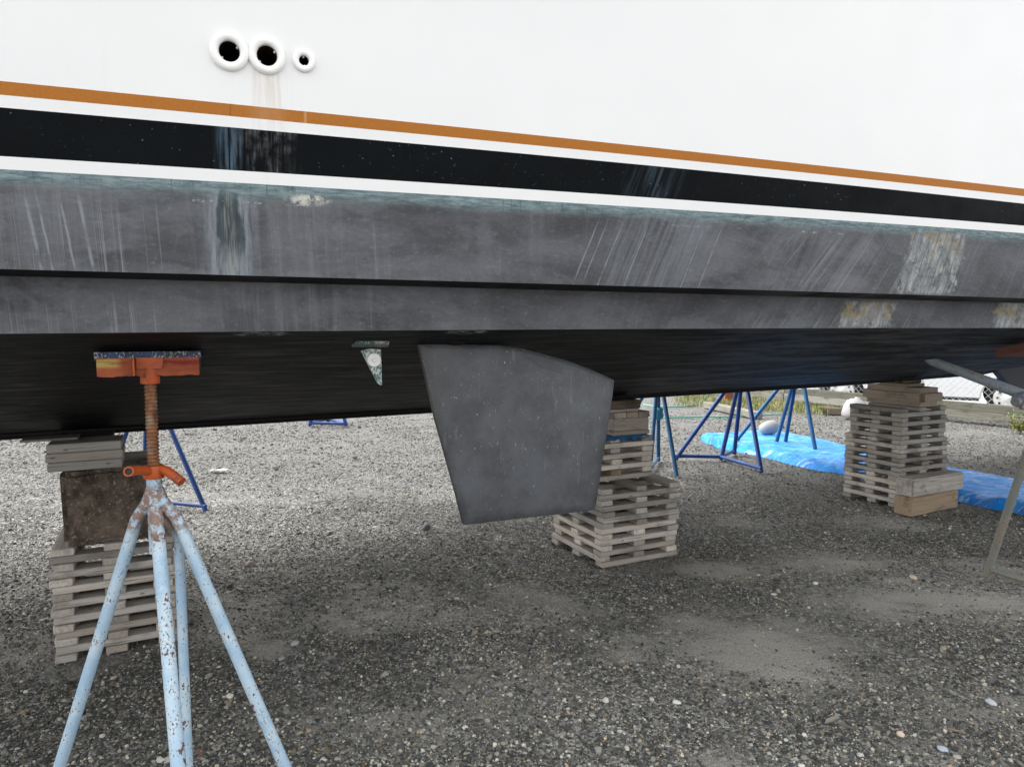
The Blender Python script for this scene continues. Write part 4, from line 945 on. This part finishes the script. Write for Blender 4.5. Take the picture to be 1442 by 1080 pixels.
for i in range(8):
    x = i * FL / 7; mb = MB(); mb.tube([(x, .03, 0), (x, .03, 1.75)], .03, 12); mb.build('post', GALV, fence, smooth=True)
mb = MB(); mb.tube([(0, .03, 1.70), (FL, .03, 1.70)], .022, 10); mb.build('top_rail', GALV, fence, smooth=True)
for i in range(7):
    x0 = i * FL / 7
    board(fence, (x0 + FL / 14, -.02, .275), 0, FL / 7 - .01, .13, .125, FENCEWOOD, 'timber'); board(fence, (x0 + FL / 14, -.03, .14), 0, FL / 7 - .02, .17, .135, FENCEWOOD, 'timber', tilt=.002)
# road beyond
ROAD = M('pale_concrete_road', .9, .2); v = ROAD.coord('Position'); ROAD.set('Base Color', ROAD.mix(ROAD.noise(v, 3, 5, .7), (0.30, 0.30, 0.295), (0.42, 0.42, 0.41)))
nx = Vector((-fd.y, fd.x, 0)); nx = nx if nx.x > 0 else -nx
mb = MB(); r0 = FS - fd * 30 + nx * 1.6; r1 = FE + fd * 20 + nx * 1.6
mb.add([r0 + Vector((0, 0, .012)), r1 + Vector((0, 0, .012)), r1 + nx * 12 + Vector((0, 0, .012)), r0 + nx * 12 + Vector((0, 0, .012))], [(0, 1, 2, 3)]); o = mb.build('road', ROAD); o['kind'] = 'structure'; o['label'] = 'pale concrete road beyond the chain-link fence'
# car
CARP = make_plain('white_car_paint', (0.74, 0.75, 0.76), .25, .5, .02); TYRE = make_plain('tyre_rubber', (0.02, 0.02, 0.02), .85, .2, .2)
HUB = make_plain('silver_hubcap', (0.70, 0.70, 0.69), .4, .5, .08); GLASS = make_plain('dark_car_glass', (0.02, 0.025, 0.03), .08, .6, .1); TRIM = make_plain('black_trim', (0.02, 0.02, 0.022), .6, .3, .2)
wh = P(1420, 560, 11.9); dv = P(1190, 551, 13.3); cdv = (Vector((dv.x, dv.y, 0)) - Vector((wh.x, wh.y, 0))).normalized()
ca = math.atan2(-cdv.y, -cdv.x)
car = thing('parked_car', 'white car parked beyond the chain-link fence, only sill and wheel showing', 'car', (wh.x, wh.y, 0), ca)
WB = 2.65; RW = .32
def arch(cx): return [(cx - .40 * math.cos(q), .30 + .40 * math.sin(q)) for q in np.linspace(R(-5), R(185), 12)]
pr = [(-WB - .80, .30)] + arch(-WB) + arch(0) + [(.78, .28), (.84, .42), (.80, .66), (.2, .86), (-.15, .90), (-WB - .5, .95), (-WB - .9, .90), (-WB - .93, .5)]
mb = MB(); mb.prism(pr, 1.70, Matrix(((1, 0, 0, 0), (0, 0, -1, .85), (0, 1, 0, 0), (0, 0, 0, 1)))); body = mb.build('body', CARP, car, weld=True, bevel=.025, seg=2, smooth=True)
mb = MB(); cb_ = [(-WB - .75, .92), (-.25, .89), (-.85, 1.36), (-1.2, 1.42), (-2.3, 1.42), (-WB - .2, 1.36)]
mb.prism(cb_, 1.46, Matrix(((1, 0, 0, 0), (0, 0, -1, .85), (0, 1, 0, 0), (0, 0, 0, 1)))); mb.build('cabin', CARP, car, weld=True, bevel=.04, seg=2, smooth=True)
for x0, x1 in ((-1.75, -.55), (-2.9, -1.83)):
    for yy in (.115, 1.585):
        mb = MB(); mb.prism([(x0, .97), (x1, .97), (x1 - .22 if x0 > -2 else x1, 1.33), (x0 + (.15 if x0 < -2 else 0), 1.33)], .02, Matrix(((1, 0, 0, 0), (0, 0, -1, yy), (0, 1, 0, 0), (0, 0, 0, 1)))); mb.build('window', GLASS, car)
for x in (0, -WB):
    for yy, sg in ((.10, -1), (1.60, 1)):
        mt_ = orient(Vector((x, yy, RW)), Vector((0, sg, 0)))
        mb = MB(); mb.lathe([(.20, -.10), (.30, -.10), (RW, -.07), (RW, .05), (.30, .085), (.225, .08), (.22, .05)], 32, mt_); ty = mb.build('wheel', TYRE, car, smooth=True)
        mb = MB(); mb.lathe([(.0005, .085), (.05, .082), (.09, .065), (.13, .06), (.20, .078), (.225, .072), (.225, .04)], 32, mt_); hc = mb.build('hubcap', HUB, ty, smooth='all')
        mb = MB()
        for k in range(10):
            q = 2 * math.pi * k / 10; mb.lathe([(.0005, .0), (.022, .0)], 10, mt_ @ Matrix.Translation((math.cos(q) * .155, math.sin(q) * .155, .072)))
        mb.build('vent_hole', TRIM, hc)
mb = MB(); mb.box((-WB + .42, .0, .25), (-.42, .02, .31)); mb.build('sill', TRIM, car)
for yy in (-.004, 1.704):
    mb = MB(); mb.box((-1.70, yy - .003, .42), (-1.695, yy + .003, .88)); mb.build('door_gap', TRIM, car)
for yy in (.25, 1.45): mb = MB(); mb.lathe([(.0005, .02), (.08, .015), (.09, 0)], 16, orient(Vector((.82, yy, .60)), Vector((1, 0, .2)))); mb.build('headlight', HUB, car, smooth='all')

# curb log, post stub, loose timbers near the grass
def lay(name, label, cat, pa, pb, w_, h_, mat, bev=.01):
    a, b = G(*pa), G(*pb); d = b - a; L_ = d.length; mb = MB(); mb.box((-L_ / 2, -w_ / 2, 0), (L_ / 2, w_ / 2, h_)); o = mb.build(name, mat, bevel=bev, weld=True)
    o.location = (a + b) / 2; o.rotation_euler = (0, 0, math.atan2(d.y, d.x)); return tag(o, label, cat)
lay('kerb_timber', 'weathered kerb timber half sunk in grass behind the bright blue stand', 'timber', (995, 574), (1068, 590), .16, .12, FENCEWOOD)
RB_ = make_plain('rust_red_post', (0.20, 0.075, 0.04), .85, .2, .3)
a = G(1025, 567); mb = MB(); mb.box((-.09, -.09, -.02), (.09, .09, .42)); o = mb.build('post_stub', RB_, bevel=.012, weld=True); o.location = a; tag(o, 'short rust-red post stub standing behind the bright blue stand', 'post')
lay('loose_timber', 'short grey timber lying uppermost left of the white drum', 'timber', (1166, 570), (1192, 573), .16, .27, GREYWOOD)
lay('loose_timber', 'short dark timber end on gravel left of the white drum', 'timber', (1156, 582), (1186, 584), .16, .12, OLDWOOD)

# weeds and grass
def make_leaf(name, cols):
    m = M(name, .7, .2); v = m.coord('Position'); n = m.noise(v, 6, 3, .7); n2 = m.noise(v, 60, 2, .7)
    c = m.ramp(n + (n2 - .5) * .8, cols); m.set('Base Color', c); m.b.inputs['Subsurface Weight'].default_value = 0; return m
GRASS = make_leaf('verge_grass', [(.25, (0.08, 0.12, 0.03)), (.42, (0.15, 0.19, 0.05)), (.55, (0.28, 0.26, 0.13)), (.75, (0.36, 0.31, 0.20))])
WEED = make_leaf('weed_leaves', [(.3, (0.06, 0.13, 0.02)), (.5, (0.12, 0.21, 0.035)), (.62, (0.30, 0.16, 0.05)), (.75, (0.33, 0.11, 0.05))])
def grass(name, label, centres, n, h, rad, mat, lw=.006, cat='grass', kind='stuff'):
    mb = MB(); rs = np.random.RandomState(len(name) + n)
    for cx, cy, k in centres:
        for i in range(int(n * k)):
            q = rs.rand() * 6.28; r_ = rad * rs.randn() * .5 * k; x, y = cx + math.cos(q) * r_ * 1.7, cy + math.sin(q) * r_
            hh = h * (.4 + rs.rand()); a = rs.rand() * 6.28; lx, ly = (rs.rand() - .5) * hh * 1.2, (rs.rand() - .5) * hh * 1.2; dx, dy = math.cos(a) * lw, math.sin(a) * lw
            mb.add([(x - dx, y - dy, -.01), (x + dx, y + dy, -.01), (x + lx * .4 + dx * .7, y + ly * .4 + dy * .7, hh * .65), (x + lx * .4 - dx * .7, y + ly * .4 - dy * .7, hh * .65), (x + lx, y + ly, hh)], [(0, 1, 2, 3), (3, 2, 4)])
    return tag(mb.build(name, mat), label, cat, None, kind)
rs = np.random.RandomState(4); cs_ = []
for i in range(170):
    px = rs.uniform(955, 1190); py = 558 + (px - 955) * .055 + rs.rand() ** 1.5 * 14; p = G(px, py); cs_.append((p.x, p.y, rs.uniform(.4, 1.3)))
for i in range(60):
    q = rs.uniform(0, 14); p = FS + fd * q - nx * rs.uniform(.1, .8); cs_.append((p.x, p.y, rs.uniform(.3, .9)))
grass('grass', 'patchy green and straw grass verge along the fence foot', cs_, 34, .10, .30, GRASS, .006)
mb = MB(); rs = np.random.RandomState(8); c = G(1436, 611)
wd = thing('weed', 'bushy weed with green and reddish leaves by the fence timbers at right edge', 'weed', (c.x, c.y, 0))
mbS = MB()
for s_ in range(16):
    a = rs.rand() * 6.28; hh = rs.uniform(.12, .38); lx, ly = math.cos(a) * hh * .55, math.sin(a) * hh * .55
    mbS.tube([(0, 0, 0), (lx * .5, ly * .5, hh * .6), (lx, ly, hh)], .003, 4)
    for k in range(26):
        t = rs.uniform(.3, 1); x, y, z = lx * t + rs.randn() * .03, ly * t + rs.randn() * .03, hh * t + rs.randn() * .02; q = rs.rand() * 6.28; l = .022; n_ = Vector(rs.randn(3)).normalized(); u_ = n_.orthogonal().normalized(); v_ = n_.cross(u_)
        cc = Vector((x, y, max(z, .01))); mb.add([cc - u_ * l, cc + v_ * l * .5, cc + u_ * l, cc - v_ * l * .5], [(0, 1, 2, 3)])
mb.build('leaves', WEED, wd); mbS.build('stem', OLDWOOD, wd)

# ------------------------------------------------------------ single stones and scraps on the gravel
def stone(px, py, wpx, label, col, asp=.65, name='stone', seed=0):
    p = G(px, py); r_ = wpx / 2 * p.y / FPX; bm = bmesh.new(); bmesh.ops.create_icosphere(bm, subdivisions=3, radius=1); rs = np.random.RandomState(int(px + py))
    o_ = rs.rand(3) * 20
    for v in bm.verts:
        n = .75 + .5 * float(vnoise(v.co.x * 1.3 + o_[0], v.co.y * 1.3 + v.co.z * 1.1 + o_[1])); v.co = Vector((v.co.x * n * r_, v.co.y * n * r_ * rs.uniform(.8, .8), v.co.z * n * r_ * asp))
    me = bpy.data.meshes.new(name); bm.to_mesh(me); bm.free(); me.polygons.foreach_set('use_smooth', [True] * len(me.polygons))
    k = tuple(col); 
    if k not in SM: SM[k] = make_plain('stone_colour', col, .85, .25, .3, 0, 60)
    me.materials.append(SM[k].m); o = bpy.data.objects.new(name, me); COL.objects.link(o); o.location = (p.x, p.y, float(gh(p.x, p.y)) + r_ * asp * .45); o.rotation_euler = (0, rs.uniform(-.2, .2), rs.rand() * 6)
    return tag(o, label, 'stone')
SM = {}
stone(352, 793, 13, 'pinkish grey rounded stone on gravel right of the pale blue stand legs', (0.24, 0.20, 0.19))
stone(600, 743, 14, 'dark grey stone on gravel below the leading edge of the rudder', (0.10, 0.105, 0.11))
stone(415, 903, 13, 'smooth grey oval pebble, the farther of two near the right stand leg', (0.36, 0.36, 0.36), .5)
stone(396, 923, 11, 'flat grey pebble, the nearer of two close to the right stand leg', (0.30, 0.30, 0.29), .4)
stone(323, 975, 13, 'white shell-like stone lying right of the middle stand leg', (0.66, 0.64, 0.58), .35)
stone(668, 888, 10, 'round brownish pebble on gravel in the middle foreground', (0.26, 0.21, 0.17), .8)
stone(953, 985, 11, 'chalky white stone in the centre foreground', (0.62, 0.61, 0.58), .6)
stone(883, 1047, 10, 'cream pebble near the bottom edge right of centre', (0.5, 0.47, 0.40), .6)
stone(1286, 813, 10, 'pale peach pebble on gravel left of the grey stand foot', (0.55, 0.46, 0.36), .6)
stone(1148, 820, 7, 'small white pebble on the silty patch before the right crib', (0.62, 0.62, 0.60), .7)
stone(1396, 990, 15, 'pale lilac-grey oval stone near the lower right corner', (0.42, 0.42, 0.46), .5)
stone(1328, 1052, 14, 'blue-grey elongated stone near the bottom right', (0.36, 0.40, 0.46), .5)
stone(1268, 1032, 12, 'pinkish cream stone right of the wood splinter', (0.58, 0.47, 0.38), .6)
stone(1212, 1060, 11, 'light grey stone at the bottom edge below the wood splinter', (0.46, 0.46, 0.44), .6)
stone(457, 1065, 12, 'dull white stone at bottom edge right of the stand leg', (0.5, 0.49, 0.45), .4)
stone(280, 1052, 16, 'reddish brown flat stone beside the rusty stand leg', (0.15, 0.095, 0.075), .3)
stone(655, 1022, 9, 'off-white pebble in the bottom middle of the gravel', (0.55, 0.54, 0.51), .6)
stone(1090, 836, 9, 'white flat sliver of stone on gravel below the silty patch', (0.6, 0.6, 0.58), .25)
def splinter(px, py, wpx, ang, label, th=.006, w_=.018, mat=BROWN, name='wood_splinter'):
    p = G(px, py); L_ = wpx * p.y / FPX; mb = MB(); mb.add([(-L_ / 2, -w_ * .2, 0), (-L_ * .1, -w_ / 2, 0), (L_ / 2, -w_ * .3, 0), (L_ / 2 * .9, w_ * .4, 0), (-L_ * .2, w_ / 2, 0), (-L_ / 2, -w_ * .2, th), (-L_ * .1, -w_ / 2, th), (L_ / 2, -w_ * .3, th), (L_ / 2 * .9, w_ * .4, th), (-L_ * .2, w_ / 2, th)], [(4, 3, 2, 1, 0), (5, 6, 7, 8, 9)] + [(i, (i + 1) % 5, 5 + (i + 1) % 5, 5 + i) for i in range(5)])
    o = mb.build(name, mat, weld=True); o.location = (p.x, p.y, float(gh(p.x, p.y)) + .006); o.rotation_euler = (.1, .06, ang); return tag(o, label, 'wood splinter')
splinter(1170, 1012, 34, R(32), 'flat brown wood splinter on gravel at lower right')
splinter(1195, 1023, 18, R(-30), 'small dark bark piece just right of the wood splinter', .005, .014, OLDWOOD)
splinter(1345, 1028, 20, R(-25), 'thin reddish bark strip near the bottom right corner', .005, .010, BROWN)
a = G(402, 808); mb = MB(); mb.tube([(-.055, .05, .012), (-.02, .01, .014), (.03, -.01, .012), (.06, -.02, .014)], .003, 6); mb.tube([(.03, -.01, .012), (.055, .025, .02)], .002, 6); mb.tube([(-.02, .01, .014), (0, -.03, .015)], .002, 6)
o = mb.build('twig', BROWN, smooth=True); o.location = a; tag(o, 'thin forked brown twig on gravel behind the right stand leg', 'twig')
a = G(309, 664); mb = MB(); pts = [(i * .02 - .09, j * .03 - .05, .012 + .02 * float(vnoise(i * .7, j * .7))) for i in range(10) for j in range(4)]; mb.grid(pts, 10, 4)
o = mb.build('paper_scrap', WPL, smooth='all'); o.location = a; tag(o, 'crumpled white scrap on bright gravel right of the dark blue stand', 'scrap')
